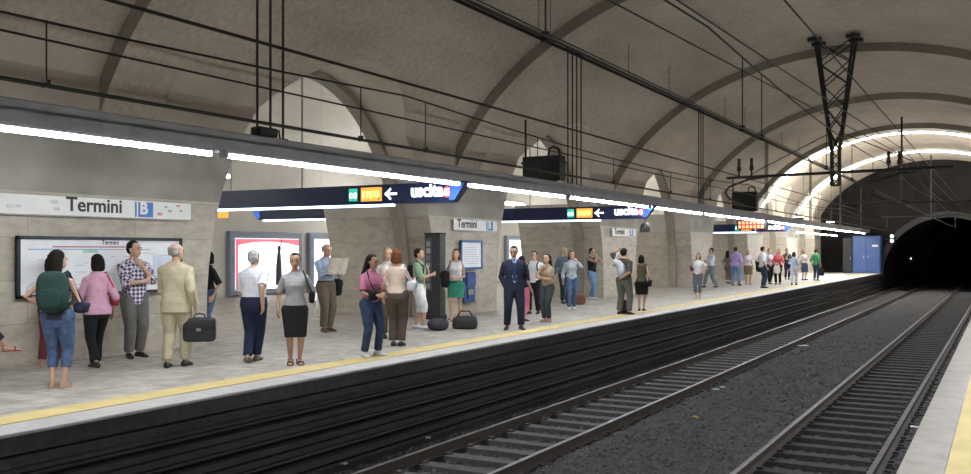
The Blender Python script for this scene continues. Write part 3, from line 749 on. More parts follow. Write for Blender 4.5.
MB().box((-.1, -.2, 0), (.1, .16, .13)).build('case', M_BLACK, t, None, .03)
MB().tube([(0, .15, .05), (.02, .25, .12), (.0, .3, -.01)], .015, 8).build('cable', M_BLACK, t)
t = thing('train_indicator', 'dark train indicator with red lit letters under the beam', 'display', (BX-.1, 39.8, 2.56), 0)
MB().box((-1.0, -.15, 0), (.25, .15, .39)).build('case', M_BLACK, t, None, .02)
MB().tube([(-.2, 0, .38), (-.2, 0, .41)], .03, 8).build('hanger', M_BLACK, t); MB().tube([(.03, 0, .38), (.03, 0, .41)], .03, 8).build('hanger', M_BLACK, t)
led = MB()
for r_ in range(2):
    for q in range(7):
        led.box((-.93+q*.155, -.158, .05+r_*.165), (-.93+q*.155+.11, -.15, .17+r_*.165))
led.build('led_lettering', M_LED, t)
p = on_y(645, 227, 25.7)
t = thing('loudspeaker', 'grey loudspeaker hanging just past the second exit sign', 'loudspeaker', (p.x, 25.7, 2.2))
MB().loft([[(q*math.cos(2*math.pi*i/16), z*0+q*math.sin(2*math.pi*i/16), z) for i in range(16)] for q, z in ((.14, 0), (.15, .06), (.13, .2), (.07, .27))]).build('horn', mat('speaker_grey', (.035, .035, .038), .6), t, 40)
MB().tube([(0, 0, .26), (0, 0, .82)], .014, 8).build('hanger', M_BLACK, t)
# hall advert light boxes
def light_box(u0, v0, u1, v1, label, fig):
    X = HALLX+.25; a = on_x(u0, v0, X); b2 = on_x(u1, v1, X); w, h = b2.y-a.y, a.z-b2.z
    t = thing('advert_light_box', label, 'advertising light box', (HALLX+.01, a.y, b2.z), 0, 'light boxes in the hall')
    MB().box((0, -.25, -.2), (.2, w+.25, h+.25)).build('case', M_GREYBLUE, t, None, .03)
    MB().box((.2, 0, 0), (.22, w, h)).build('screen', M_ADW, t)
    if fig:
        r_ = MB()
        n = 14
        top = [(.222, w*i/n, h-.02) for i in range(n+1)]; bot = [(.222, w*i/n, h-.12-.16*(abs(i/n-.5)*2)**2) for i in range(n+1)]
        r_.prism(top+bot[::-1], (.006, 0, 0)); r_.box((.222, 0, 0), (.228, .14, h-.1)); r_.build('red_border', M_ADR, t)
        f = MB(); yc = w*.66
        f.prism([(.224, yc-.16, .12), (.224, yc+.2, .12), (.224, yc+.17, h*.42), (.224, yc+.1, h*.75), (.224, yc-.05, h*.75), (.224, yc-.13, h*.45)], (.01, 0, 0))
        f.prism([(.224, yc+.03+.1*math.cos(i*.52), h*.80+.12*math.sin(i*.52)) for i in range(12)], (.01, 0, 0))
        f.prism([(.224, yc+.08, h*.86), (.224, yc+.13, h*.86), (.224, yc+.22, h*.99), (.224, yc+.16, h*.99)], (.01, 0, 0))
        f.build('figure_print', M_ADK, t)
light_box(236, 238, 299, 287, 'large white light box with a red border and dark figure on the hall wall', True)
light_box(315, 239, 345, 286, 'plain white light box right of the red-bordered one', False)
light_box(510, 240, 523, 268, 'distant white light box seen behind the dark suited man', False)
# end-of-platform blue service doors
t = thing('service_cabinet', 'blue service cabinet wall at the end of the far platform by the tunnel', 'cabinet', (-9.82, 73.6, 0))
MB().box((0, 0, 0), (1.91, 1.38, 2.75)).build('case', M_DOORBLUE, t, None, .02)
for k in range(2):
    d = MB().box((.06+k*.93, -.03, .1), (.91+k*.93, 0, 2.65)).build('door', mat('blue_door_light', (.035, .08, .25), .45, 0, .1), t, None, .01)
    MB().box((.75+k*.93 if k == 0 else 1.05, -.06, 1.1), (.8+k*.93 if k == 0 else 1.1, -.03, 1.3)).build('handle', M_STEEL, d)
MB().box((1.35, -.05, 1.95), (1.75, -.03, 2.08)).build('nameplate', M_PANELW, t)
t = thing('service_door', 'dark doorway panel left of the blue service cabinet', 'door', (-10.5, 73.6, 0))
MB().box((0, 0, 0), (.62, .2, 2.6)).build('leaf', M_BLACK, t); MB().box((.5, -.05, 1.0), (.54, 0, 1.2)).build('handle', M_STEEL, t)
for u, v, y, lab, n in ((892, 239, 74.7, 'double white signal lamp beside the tunnel mouth', 2), (911, 258.5, 96, 'tiny white lamp deep inside the tunnel', 1)):
    p = on_y(u, v, y)
    t = thing('tunnel_signal', lab, 'signal lamp', (p.x, y, p.z))
    MB().box((-.2, -.05, -.32), (.2, .25, .38)).build('case', M_BLACK, t, None, .02)
    for k in range(n):
        MB().tube([(0, -.1, -.14+.34*k if n > 1 else 0), (0, -.04, -.14+.34*k if n > 1 else 0)], .11 if n > 1 else .05, 16).build('lens', mat('signal_white', (.9, .95, 1), .3, 0, .01, emit=(.75, .88, 1), estr=6.0), t)
    MB().box((-.04 if n == 1 else -.9, .1, -.04), (.04, .2, .04)).build('bracket', M_BLACK, t) if n > 1 else MB().box((-.8, .05, -.04), (.1, .15, .04)).build('bracket', M_BLACK, t)

# ================================================================= OVERHEAD LINE
def wire(pts, r=.013, seg=6): return MB().tube(pts, r, seg)
def sag_line(x0, y0, z0, x1, y1, z1, sag, n=8):
    return [(x0+(x1-x0)*i/n, y0+(y1-y0)*i/n, z0+(z1-z0)*i/n-sag*4*(i/n)*(1-i/n)) for i in range(n+1)]
YS = 30.2
SUP = [-8.9, 10.5, YS, 50, YE-.06]
def overhead(xc, zc, zm, label, drops, dbl=True, r=.014):
    t = thing('overhead_line', label, 'overhead line', (xc, 0, 0))
    for k in ((-.03, .03) if dbl else (0,)): wire([(k, Y0+.1, zc), (k, YS, zc), (k, YE-.06, zc)], r).build('contact_wire', M_WIRE, t, 60)
    pts = []
    for a, b2 in zip(SUP[:-1], SUP[1:]): pts += sag_line(0, a, zm, 0, b2, zm, .2)[:-1]
    pts.append((0, SUP[-1], zm))
    wire(pts, r*.9).build('messenger_wire', M_WIRE, t, 60)
    for y in drops:
        k = max(i for i in range(len(SUP)-1) if SUP[i] <= y); f = (y-SUP[k])/(SUP[k+1]-SUP[k])
        MB().tube([(0, y, zc), (0, y, zm-.2*4*f*(1-f))], .008, 5).box((-.03, y-.02, zc-.02), (.03, y+.02, zc+.05)).build('dropper', M_WIRE, t)
    return t
overhead(-7.1, EYE+1.40, EYE+2.10, 'overhead contact line above the far track', (5.08, 9.5, 11.0, 14.6, 18.2, 22, 25.5, 34, 38, 42, 46))
overhead(-2.95, EYE+1.56, EYE+2.55, 'overhead contact line above the near track', (6.2, 12.1, 13.2, 18.6, 22, 25.8, 34.5, 39, 43))
for x, z, r_, lab in ((-8.3, EYE+2.09, .013, 'lone black feeder cable just above the lighting beam'), (-8.05, EYE+2.58, .022, 'thick black feeder cable, upper of the lines on the left'), (-2.3, EYE+3.0, .012, 'thin black wire running nearest overhead toward the tunnel')):
    o = wire(sag_line(x, Y0+.1, z, x, YE-.1, z, 0), r_).build('feeder_cable', M_WIRE, None, 60); tag(o, lab, 'cable', 'feeder cables')
for pts, lab in (([(-4.3, Y0+.1, EYE+3.25), (-4.0, 10.1, EYE+2.9), (-2.87, YS, EYE+2.98), (-3.2, 50, EYE+2.9), (-2.9, YE-.06, EYE+2.8)], 'black wire slanting to the left insulator on the crossbar'),
                 ([(-3.4, Y0+.1, EYE+2.4), (-3.0, 9.5, EYE+2.63), (-2.62, YS, EYE+3.0), (-2.6, 50, EYE+2.9), (-2.5, YE-.06, EYE+2.8)], 'black wire slanting to the right insulator on the crossbar')):
    o = wire(pts, .012).build('stay_wire', M_WIRE, None, 60); tag(o, lab, 'cable', 'stay wires')
# conduit pair along the vault
t = thing('cable_conduit', 'pair of black conduits carried by the hanger rods below the vault', 'conduit', (BX-.12, 0, 6.44))
for dx, dz in ((-.05, .0), (.06, .05)): MB().tube([(dx, Y0+.1, dz), (dx, YE-.05, dz)], .018, 8).build('pipe', M_BLACK, t, 60)
for y in (2, 7.5, 14, 18.4, 19.0, 24, 27.5, 34, 37, 44, 48, 55, 60): MB().tube([(0, y, .03), (0, y, 1.0)], .008, 6).build('hanger', M_BLACK, t)
# lattice catenary support
t = thing('catenary_support', 'black lattice mast hanging from the vault with crossbar over both tracks', 'catenary support', (CX-.12, YS, 0))
ZT, ZB, ZV = EYE+6.44, EYE+2.0, EYE+3.05
lt = MB()
tops = [(-.55, -.35), (.55, -.35), (.55, .35), (-.55, .35)]; bots = [(-.11, -.1), (.11, -.1), (.11, .1), (-.11, .1)]
legs = []
for (a, b2), (c, d) in zip(tops, bots):
    legs.append((Vector((a, b2, ZT)), Vector((c, d, ZV)), Vector((c, d, ZB))))
    MB().tube([legs[-1][0], legs[-1][1], legs[-1][2]], .042, 6).build('mast_leg', M_BLACK, t)
    MB().box((a-.2, b2-.12, ZT-.02), (a+.2, b2+.12, ZT+.07)).box((a-.07, b2-.07, ZT+.05), (a+.07, b2+.07, EYE+VB-.05)).build('anchor_plate', M_BLACK, t)
n = 5
for f in range(4):
    A, B_ = legs[f], legs[(f+1) % 4]; br = MB()
    for i in range(n):
        t0, t1 = 1-(1-i/n)**1.0, 1-(1-(i+1)/n)**1.0
        p = A[0].lerp(A[1], t0); q = B_[0].lerp(B_[1], t1); br.tube([p, q], .02, 5)
        p = B_[0].lerp(B_[1], t0); q = A[0].lerp(A[1], t1); br.tube([p, q], .02, 5)
    for i in range(4):
        p = A[1].lerp(A[2], i/4); q = B_[1].lerp(B_[2], (i+1)/4); br.tube([p, q], .018, 5)
    br.tube([A[2], B_[2]], .03, 5); br.build('lattice_bracing', M_BLACK, t)
zc = EYE+2.38
MB().tube([(-3.35, 0, zc-.03), (3.25, 0, zc+.06)], .045, 8).build('crossbar', M_BLACK, t, 60)
for xx in (-2.95, -2.55, 1.5, 1.8):
    MB().tube([(xx, 0, zc-.05), (xx, 0, zc+.18), (xx, 0, zc+.2), (xx, 0, zc+.32), (xx, 0, zc+.34), (xx, 0, zc+.58)], [.03, .03, .07, .07, .05, .05], 10).build('insulator', M_INSUL, t, 40)
for sg, x0, x1 in ((1, -2.1, -3.0), (1, 2.3, 1.3)):
    MB().tube([(x0, 0, zc-.04), (x0-.55, 0, zc-.1), (x1-.28, 0, zc-.32), (x1-.40, 0, zc-.52), (x1-.25, 0, zc-.72), (x1+.2, 0, zc-.88)], .032, 8).build('registration_arm', M_BLACK, t, 60)
for sx in (-1, 1): MB().tube([(sx*.1, 0, ZV+.6), (sx*2.6, 0, zc+.05)], .014, 6).build('stay_rod', M_BLACK, t)
# simpler drop tubes further on
for k, y in enumerate((50.0, 71.0)):
    t = thing('catenary_bracket', 'distant catenary drop tube and crossbar, %s the tunnel' % ('second from' if k == 0 else 'closest to'), 'catenary support', (CX, y, 0), 0, 'distant catenary brackets')
    MB().tube([(0, 0, zc), (0, 0, EYE+VB-.02)], .05, 8).build('drop_tube', M_BLACK, t)
    MB().tube([(-3.2, 0, zc), (3.2, 0, zc)], .04, 8).build('crossbar', M_BLACK, t)
    for sx in (-2.8, 1.5): MB().tube([(sx, 0, zc), (sx, 0, zc-.8)], .03, 8).build('registration_arm', M_BLACK, t)

# ================================================================= PEOPLE
M_SKIN = mat('skin_light', (.50, .31, .22), .6, 0, .06, 12.0)
M_SKIN2 = mat('skin_tanned', (.38, .21, .135), .6, 0, .06, 12.0)
M_EYE = mat('eye_dark', (.03, .02, .015), .3, 0, .05)
M_LIP = mat('lip_rose', (.36, .13, .11), .5, 0, .05)
HAIRC = {'black': (.012, .010, .009), 'brown': (.04, .024, .015), 'red': (.13, .045, .02), 'blond': (.34, .24, .13), 'grey': (.33, .32, .31), 'darkbrown': (.022, .014, .010)}
def hair_mat(c): return mat('hair_' + c, HAIRC[c], .8, 0, .3, 30.0, .5, 90.0, spec=.12)
TORSO = {'m': [(.455, .070, .052, -.006), (.49, .092, .062, -.008), (.525, .095, .064, -.008), (.57, .089, .060, -.002), (.61, .085, .057, 0), (.66, .090, .060, .003), (.72, .101, .065, .005), (.765, .106, .061, .002), (.795, .102, .052, -.002), (.818, .080, .042, -.005), (.838, .052, .036, -.006), (.865, .036, .034, -.003)],
         'f': [(.455, .072, .055, -.010), (.49, .095, .066, -.014), (.525, .099, .066, -.013), (.57, .087, .057, -.005), (.62, .070, .050, 0), (.66, .074, .054, .004), (.71, .083, .067, .012), (.75, .087, .058, .006), (.785, .085, .046, -.001), (.808, .066, .038, -.004), (.830, .042, .032, -.005), (.865, .030, .030, -.002)]}
def lerp_rows(rows, z):
    if z <= rows[0][0]: return rows[0][1:]
    for a, b in zip(rows[:-1], rows[1:]):
        if z <= b[0]:
            t = (z-a[0])/(b[0]-a[0]); return tuple(x+(y-x)*t for x, y in zip(a[1:], b[1:]))
    return rows[-1][1:]
def oval(cx, cy, z, hw, hd, n=20, p=2.4):
    r = []
    for i in range(n):
        a = 2*math.pi*i/n; c, s = math.cos(a), math.sin(a)
        r.append(Vector((cx+hw*math.copysign(abs(c)**(2/p), c), cy+hd*math.copysign(abs(s)**(2/p), s), z)))
    return r
def ik(a, tgt, l1, l2, pole):
    a, tgt = Vector(a), Vector(tgt); d = tgt-a; L = d.length
    if L > (l1+l2)*.999: tgt = a + d*((l1+l2)*.999/L); d = tgt-a; L = d.length
    dn = d.normalized(); x = (l1*l1-l2*l2+L*L)/(2*L); h = math.sqrt(max(0, l1*l1-x*x))
    pv = Vector(pole); pv = pv-dn*pv.dot(dn); pv = pv.normalized() if pv.length > 1e-6 else dn.orthogonal().normalized()
    return a+dn*x+pv*h, tgt
# wrist target (x outwards, y forward, z) in body heights, pole for the elbow
ARMS = {'hang': ((.150, .015, .50), (.2, -1, 0)), 'hang_out': ((.185, .02, .51), (.5, -1, 0)), 'hip': ((.108, .03, .585), (1, -.45, -.1)), 'fold': ((-.035, .115, .655), (1, .1, -.8)),
        'front': ((.035, .155, .60), (.8, -.5, -.7)), 'hold': ((.03, .17, .675), (.8, -.3, -1)), 'read': ((.055, .20, .735), (.7, -.2, -1)), 'chin': ((.032, .090, .785), (.6, .3, -1)),
        'phone': ((.075, .065, .835), (.6, .6, -1)), 'face': ((.030, .110, .84), (.8, .5, -1)), 'head': ((.075, -.02, .975), (1, .25, .1)), 'pocket': ((.100, .012, .512), (.6, -1, 0)),
        'swingf': ((.125, .135, .535), (.2, -1, -.2)), 'swingb': ((.135, -.115, .525), (.2, -1, .3)), 'strap': ((.075, .09, .735), (.9, -.3, -1)), 'reach': ((.13, .20, .66), (.4, -.4, -1)),
        'behind': ((.02, -.10, .56), (1, -.3, 0)), 'lap': ((.05, .14, .54), (1, -.2, -.2)), 'bagarm': ((.125, .06, .58), (.6, -1, -.2))}
# foot (x outwards, y, lift, yaw deg outwards)
LEGS = {'stand': ((.055, .0, 0, 10), (.055, .0, 0, 10)), 'relaxed': ((.060, .03, 0, 14), (.055, -.02, 0, 12)), 'wide': ((.085, .0, 0, 14), (.085, .0, 0, 14)), 'close': ((.040, .0, 0, 6), (.040, .0, 0, 6)),
        'stride': ((.045, .13, 0, 4), (.045, -.13, .012, 6)), 'stride2': ((.045, -.13, .012, 4), (.045, .13, 0, 6)), 'cross': ((-.01, .07, 0, 0), (.02, -.09, .01, 4)), 'step': ((.05, .07, 0, 6), (.05, -.06, 0, 8)), 'lunge': ((.05, .16, 0, 6), (.05, -.12, 0, 10))}
def hand(mb, w, d, nrm, s, k=.45):
    """five fingered hand: wrist w, direction d, palm normal nrm, s = body height, k = curl"""
    d = d.normalized(); nrm = (nrm-d*nrm.dot(d)).normalized(); sd = d.cross(nrm)
    P = lambda a, b, c: w + (d*a + sd*b + nrm*c)*s
    mb.loft([[P(a, b*hw, c*ht) for b, c in ((-1, -.5), (-.6, -1), (.6, -1), (1, -.5), (1, .5), (.6, 1), (-.6, 1), (-1, .5))] for a, hw, ht in ((-.012, .012, .011), (.012, .018, .011), (.04, .0235, .010), (.058, .022, .008))])
    for j, (off, ln) in enumerate(((-.0175, .040), (-.006, .046), (.006, .043), (.0175, .033))):
        a1, a2 = k*.7, k*1.8
        p0 = P(.048, off, 0); p1 = P(.048+ln*.5*math.cos(a1), off*1.1, ln*.5*math.sin(a1)); p2 = p1 + (d*math.cos(a2)+nrm*math.sin(a2))*ln*.52*s
        mb.tube([p0, p1, p2], [.0056*s, .0054*s, .0046*s], 7, 0, True)
def person(label, u=None, vf=None, vh=None, H=None, pos=None, sex='m', face=0, skin=None, hair=('short', 'black'), head=(0, 0), legs='relaxed', arms=('hang', 'hang'),
           top=None, bottom=None, shoes=((.02, .02, .022), 'shoe'), fat=1.0, drop=0.0, feet=None, group=None, cat='person', hands=None):
    P = Vector(pos) if pos is not None else on_z(u, vf)
    if H is None: H = EYE*(vf-vh)/(vf-V0)
    c = Vector((-P.x, -P.y, 0)).normalized(); r = Vector((math.cos(TH), math.sin(TH), 0)); r = (r-c*r.dot(c)).normalized()
    dr = c*math.cos(R(face)) + r*math.sin(R(face)); yaw = math.atan2(-dr.x, dr.y)
    root = thing('person', label, cat, P, yaw, group); root['_'] = 0; del root['_']
    dist = P.length; far = dist > 38; vox = .0062 if dist < 15 else (.0085 if dist < 26 else .014)
    if sex == 'f': fat *= .92
    S = H; skin = skin or M_SKIN; rows = [(z, w*fat, d*fat, y) for z, w, d, y in TORSO[sex]]
    V = lambda x, y, z: Vector((x, y, z))*S
    DZ = -drop
    # skeleton
    hipx, shx, shz = (.052, .106, .783) if sex == 'm' else (.052, .088, .777)
    ft = feet or LEGS[legs]; lower = 0.0
    for (fx, fy, fl, fa) in ft:
        hz = math.sqrt(max(.05, .478**2-(fx-hipx)**2-fy**2))+.045+fl
        if not drop: lower = max(lower, .515-hz)
    DZ -= lower
    leg = []
    for sgn, (fx, fy, fl, fa) in zip((1, -1), ft):
        hip = Vector((sgn*hipx, -.005, .515+DZ)); ank = Vector((sgn*fx, fy, .045+fl))
        knee, ank = ik(hip, ank, .245, .238, Vector((sgn*.12, 1, .0 if not drop else .6)))
        leg.append((sgn, hip, knee, ank, sgn*fa, fl))
    arm = []
    for sgn, a in zip((1, -1), arms):
        t, pole = ARMS[a] if isinstance(a, str) else a
        sh = Vector((sgn*shx, -.006, shz+DZ))
        el, wr = ik(sh, Vector((sgn*t[0], t[1], t[2]+DZ)), .172, .150, Vector((sgn*pole[0], pole[1], pole[2])))
        arm.append((sgn, sh, el, wr, a))
    fem = sex == 'f'
    def ringset(z0, z1, inf, n=9, flare=0.0, zmin=0.0):
        out = []
        zs = sorted(set([z0, z1]+[z for z, *_ in rows if z0 < z < z1]))
        for z in zs:
            w, d, y = lerp_rows(rows, max(z, zmin)); e = inf + flare*max(0, (.6-z))
            out.append([p*S for p in oval(0, y, z+DZ, w+e, d+e)])
        return out
    # --- body: one continuous surface
    b = MB()
    b.loft(ringset(.462, .855, 0))
    ra = (.031, .028, .0245, .022, .0165) if not fem else (.0255, .023, .0205, .0185, .0138)
    for sgn, sh, el, wr, a in arm:
        f = (wr-el).normalized()
        b.tube([(sh+Vector((-sgn*.03, 0, .012)))*S, sh*S, (sh.lerp(el, .5))*S, el*S, el.lerp(wr, .35)*S, wr*S], [x*S*fat**.5 for x in (ra[0]*.8,)+ra], 10, 0, True)
        inn = Vector((-sgn, .0, -.15)) if wr.z-DZ < .62 else Vector((-sgn*.4, -1, .1))
        hand(b, wr*S, f, inn, S, .35 if wr.z-DZ < .6 else .75)
        # thumb from the side of the palm
        nrm = (inn-f*inn.dot(f)).normalized(); sd = f.cross(nrm); 
        if sd.y < 0: sd = -sd
        w0 = wr*S; b.tube([w0+(f*.015+sd*.012)*S, w0+(f*.036+sd*.030+nrm*.006)*S, w0+(f*.060+sd*.034+nrm*.014)*S], [.0072*S, .0064*S, .005*S], 7, 0, True)
    rl = (.058, .050, .036, .034, .020) if not fem else (.060, .050, .034, .032, .0175)
    for sgn, hip, kn, an, fa, fl in leg:
        b.tube([hip*S, hip.lerp(kn, .45)*S, kn*S, kn.lerp(an, .35)*S, an*S], [x*S*fat**.4 for x in rl], 12, 0, True)
    def foot(mb, an, fa, fl, e, mi=0, sole=0.0):
        q = rz(R(-fa)); ring = []
        for y, hw, h in ((-.040, .014, .030), (-.030, .020, .044), (0, .022, .052), (.035, .023, .040), (.070, .026, .026), (.095, .022, .019), (.106, .012, .012)):
            zz = fl*(1 if y < .02 or drop else (.6 if y < .06 else .2)) if fl else 0
            r_ = []
            for k in range(12):
                a = 2*math.pi*k/12; x = (hw+e)*math.cos(a); z = (h+e)*.5+(h+e)*.5*math.sin(a)
                r_.append((Vector((an.x, an.y, 0)) + q @ Vector((x, y*(1+e*4), 0)) + Vector((0, 0, z+zz)))*S)
            ring.append(r_)
        mb.loft(ring, mi)
    for sgn, hip, kn, an, fa, fl in leg: foot(b, an, fa, fl, -.002)
    # neck and head
    hy, hp = R(head[0]), R(head[1])
    nb = Vector((0, -.004, .845+DZ)); HR = Matrix.Rotation(hy, 3, 'Z') @ Matrix.Rotation(-hp, 3, 'X')
    def HD(x, y, z): return (nb + Vector((0, .006, 0)) + HR @ Vector((x, y, z-.845)))*S
    b.tube([Vector((0, -.006, .815+DZ))*S, HD(0, -.004, .862), HD(0, -.002, .895)], [(.031 if not fem else .025)*S]*3, 10)
    KH = 1.09
    prof = [(0.0, .012, .040, .012), (.05, .021, .048, -.002), (.16, .030, .053, -.022), (.30, .0365, .055, -.040), (.45, .0405, .054, -.052), (.60, .0425, .053, -.057), (.74, .0425, .050, -.057), (.86, .036, .038, -.048), (.95, .024, .020, -.034), (1.0, .008, .002, -.014)]
    hh = .137
    HD0 = HD; HD = lambda x, y, z: HD0(x*KH, y*KH, z)
    zt = lambda t: .863+t*hh
    b.loft([[HD(p.x, p.y, p.z) for p in oval(0, (yf+yb)/2, zt(t), w, (yf-yb)/2, 18, 2.2)] for t, w, yf, yb in prof])
    b.loft([[HD(x*q, y, z) for x, y, z in ((-w, yy, zt(t)), (0, yy+d_, zt(t)), (w, yy, zt(t)), (0, yy-.012, zt(t)))] for q, w, yy, d_, t in ((1, .009, .050, .012, .30), (1, .007, .052, .015, .36), (1, .004, .050, .006, .52))])
    ex = MB()
    for sgn in (-1, 1):
        b.ell(HD(sgn*.0425, -.004, zt(.45)), (.005*S, .010*S, .016*S), 0, 8, 6)
        ex.ell(HD(sgn*.0165, .0520, zt(.50)), (.0078*S, .004*S, .0046*S), 1, 8, 6)
        ex.ell(HD(sgn*.0170, .0530, zt(.585)), (.0115*S, .004*S, .0028*S), 1, 8, 6)
    ex.ell(HD(0, .0535, zt(.19)), (.0140*S, .0045*S, .0050*S), 2, 8, 6)
    remeshed(b, 'body', [skin, M_EYE, M_LIP], root, vox, 2, ex)
    # --- hair
    st, hc = hair
    if st != 'bald':
        h = MB(); hm = hair_mat(hc)
        def cap(cy, cz, rx, ry, rz_): 
            e = MB().ell((0, 0, 0), (rx, ry, rz_), 0, 16, 10)
            h.add([HD(v[0], v[1]+cy, v[2]+cz) for v in e.v], e.f)
        if st == 'fringe':      # grey ring of hair round a bald head
            h.loft([[HD(p.x, p.y, p.z) for p in oval(0, -.020, zt(t), w, d, 16)] for t, w, d in ((.30, .040, .036), (.5, .0455, .041), (.72, .0465, .042), (.80, .040, .036))])
        else:
            cap(-.010, zt(.66), .0475, .0555, .052)
            cap(-.022, zt(.50), .0455, .0430, .052)
        def drape(rws): h.loft([[HD(p.x, p.y, p.z) for p in oval(0, cy, z, w, d, 16)] for z, w, d, cy in rws])
        if st == 'bob': drape([(zt(.7), .048, .045, -.020), (zt(.35), .054, .044, -.022), (zt(.05), .052, .038, -.026), (zt(-.08), .044, .030, -.028)])
        if st == 'long': drape([(zt(.75), .048, .045, -.022), (zt(.35), .054, .042, -.026), (zt(-.1), .058, .034, -.036), (zt(-.6), .062, .026, -.050), (zt(-1.1), .050, .020, -.056), (zt(-1.35), .03, .012, -.056)])
        if st == 'shoulder': drape([(zt(.75), .048, .045, -.022), (zt(.35), .055, .042, -.024), (zt(-.1), .060, .036, -.032), (zt(-.5), .058, .026, -.044), (zt(-.65), .04, .016, -.046)])
        if st == 'pony': drape([(zt(.62), .016, .016, -.066), (zt(.45), .020, .020, -.080), (zt(-.1), .018, .016, -.084), (zt(-.6), .010, .010, -.076)])
        if st == 'bun': 
            e = MB().ell((0, -.066, zt(.72)), (.026, .024, .026), 0, 10, 8); h.add([HD(*v) for v in e.v], e.f)
        remeshed(h, 'hair', hm, root, max(vox, .008), 2)
    # --- clothes
    if top:
        tm, sl, hem, kind = top['m'], top.get('sl', .5), top.get('hem', .50), top.get('kind', 'shirt')
        inf = max(top.get('inf', .009), .0145 if not (bottom or {}).get('belt') else .009)
        ztop = {'shirt': .845, 'jacket': .838, 'tank': .815, 'vneck': .832}.get(kind, .84)
        s_ = MB(); s_.loft(ringset(hem, ztop, inf, flare=top.get('flare', .03), zmin=.505))
        for sgn, sh, el, wr, a in arm:
            e = inf*.9
            if sl <= 0:
                s_.tube([V(sgn*.055, -.006, .825+DZ), V(sgn*.062, -.004, .79+DZ)], (.022*S), 8, 0, True); continue
            pts, rr = [(sh+Vector((-sgn*.03, 0, .012)))*S, sh*S], [(ra[0]*.8+e)*S, (ra[0]+e)*S]
            if sl <= .5:
                q = sl/.5; pts += [sh.lerp(el, q*.5)*S, sh.lerp(el, q)*S]; rr += [(ra[1]+e+.002)*S, (ra[1]+e+.003)*S]
            else:
                q = (sl-.5)/.5*.97; pts += [sh.lerp(el, .5)*S, el*S, el.lerp(wr, q)*S]; rr += [(ra[1]+e)*S, (ra[2]+e)*S, (ra[4]+e+.002+(1-q)*.006)*S]
            n0 = len(s_.v); s_.tube(pts, rr, 12)
            if sl > .5: s_.ell(el*S, ((ra[2]+e)*S,)*3)
        remeshed(s_, top.get('name', 'shirt'), tm, root, vox*1.15, 3)
        yf = lambda z, e: lerp_rows(rows, z)[1]+lerp_rows(rows, z)[2]+e
        if kind == 'jacket':
            vv = MB()
            ring = []
            for z, w in ((.565, .010), (.65, .032), (.74, .046), (.80, .050), (.845, .040)):
                ring.append([V(x, yf(z, inf+.0045-abs(x)*.35*w/.04), z+DZ) for x in (-w, -w*.5, 0, w*.5, w)] + [V(w, yf(z, -.01), z+DZ), V(-w, yf(z, -.01), z+DZ)])
            vv.loft(ring); vv.build('shirt_front', top.get('shirt_m', M_PAPER), root, 60)
            cl = MB().tube([V(.034*math.cos(a), .0+.034*math.sin(a), .85+DZ) for a in [2*math.pi*i/14 for i in range(14)]], .009*S, 8, 0, False, True); cl.build('collar', top.get('shirt_m', M_PAPER), root, 60)
            if 'tie' in top:
                ti = MB(); ti.loft([[V(x*w, yf(z, inf+.008+d_), z+DZ) for x, d_ in ((-1, -.006), (0, .002), (1, -.006), (0, -.012))] for z, w in ((.845, .010), (.828, .016), (.818, .010), (.74, .016), (.60, .021), (.57, .004))]); ti.build('tie', top['tie'], root, 40)
            lp = MB()
            for sgn in (-1, 1):
                lp.loft([[V(sgn*x, yf(z, inf+.006)-abs(x)*.28, z+DZ), V(sgn*(x+w), yf(z, inf+.004)-abs(x+w)*.40, z+DZ), V(sgn*(x+w), yf(z, inf-.012)-abs(x+w)*.4, z+DZ), V(sgn*x, yf(z, inf-.012)-abs(x)*.28, z+DZ)] for x, w, z in ((.010, .006, .565), (.034, .022, .68), (.045, .026, .76), (.044, .012, .825))])
            lp.build('lapel', tm, root, 50)
            MB().box(tuple(V(-.002, yf(.56, inf-.004), .50+DZ)), tuple(V(.002, yf(.56, inf+.004), .585+DZ))).build('button_edge', M_INK, root)
    if bottom:
        bm2, kind, L_ = bottom['m'], bottom.get('kind', 'trousers'), bottom.get('len', 1.0)
        t_ = MB(); wz = bottom.get('waist', .585)
        if kind == 'trousers':
            t_.loft(ringset(.442, wz, (top.get('inf', .009)+.006 if bottom.get('belt') else .0105)))
            fl_ = bottom.get('flare', 0.0); w_ = bottom.get('wide', .0065)+.002
            for sgn, hip, kn, an, fa, fl in leg:
                pts, rr = [hip*S, hip.lerp(kn, .45)*S], [(rl[0]+w_)*S, (rl[1]+w_)*S]
                if L_ <= .5: q = L_/.5; pts = [hip*S, hip.lerp(kn, q*.6)*S, hip.lerp(kn, q)*S]; rr = [(rl[0]+w_)*S, (rl[1]+w_+.003)*S, (rl[1]+w_+.002)*S]
                else:
                    q = (L_-.5)/.5*.93
                    pts += [kn*S, kn.lerp(an, q*.5)*S, kn.lerp(an, q)*S]; rr += [(rl[2]+w_)*S, (rl[3]+w_*.8)*S, (.027+w_+fl_)*S]
                t_.tube(pts, rr, 14); t_.ell(hip*S, ((rl[0]+w_+.004)*S,)*3)
            remeshed(t_, 'trousers' if L_ > .8 else ('capri_trousers' if L_ > .5 else 'shorts'), bm2, root, vox*1.15, 3)
            if bottom.get('belt'): 
                w, d, y = lerp_rows(rows, wz-.012)
                MB().tube([p*S for p in oval(0, y, wz-.012+DZ, w+.010, d+.010, 24)], .010*S, 6, 0, False, True).build('belt', M_LEATHER, root, 60)
        else:
            hemz = .515-.47*L_; hw = bottom.get('hw', .085)
            rg = ringset(.55, wz+.005, .0105 if dist < 26 else .015)
            def legs_at(z):
                o_ = []
                for sgn, hip, kn, an, fa, fl in leg:
                    a, b3, r0, r1 = (hip, kn, rl[0], rl[2]) if z > kn.z else (kn, an, rl[2], rl[3])
                    t = max(0, min(1, (a.z-z)/max(1e-4, a.z-b3.z))); q = a.lerp(b3, t); o_.append((q.x, q.y, r0+(r1-r0)*t))
                return o_
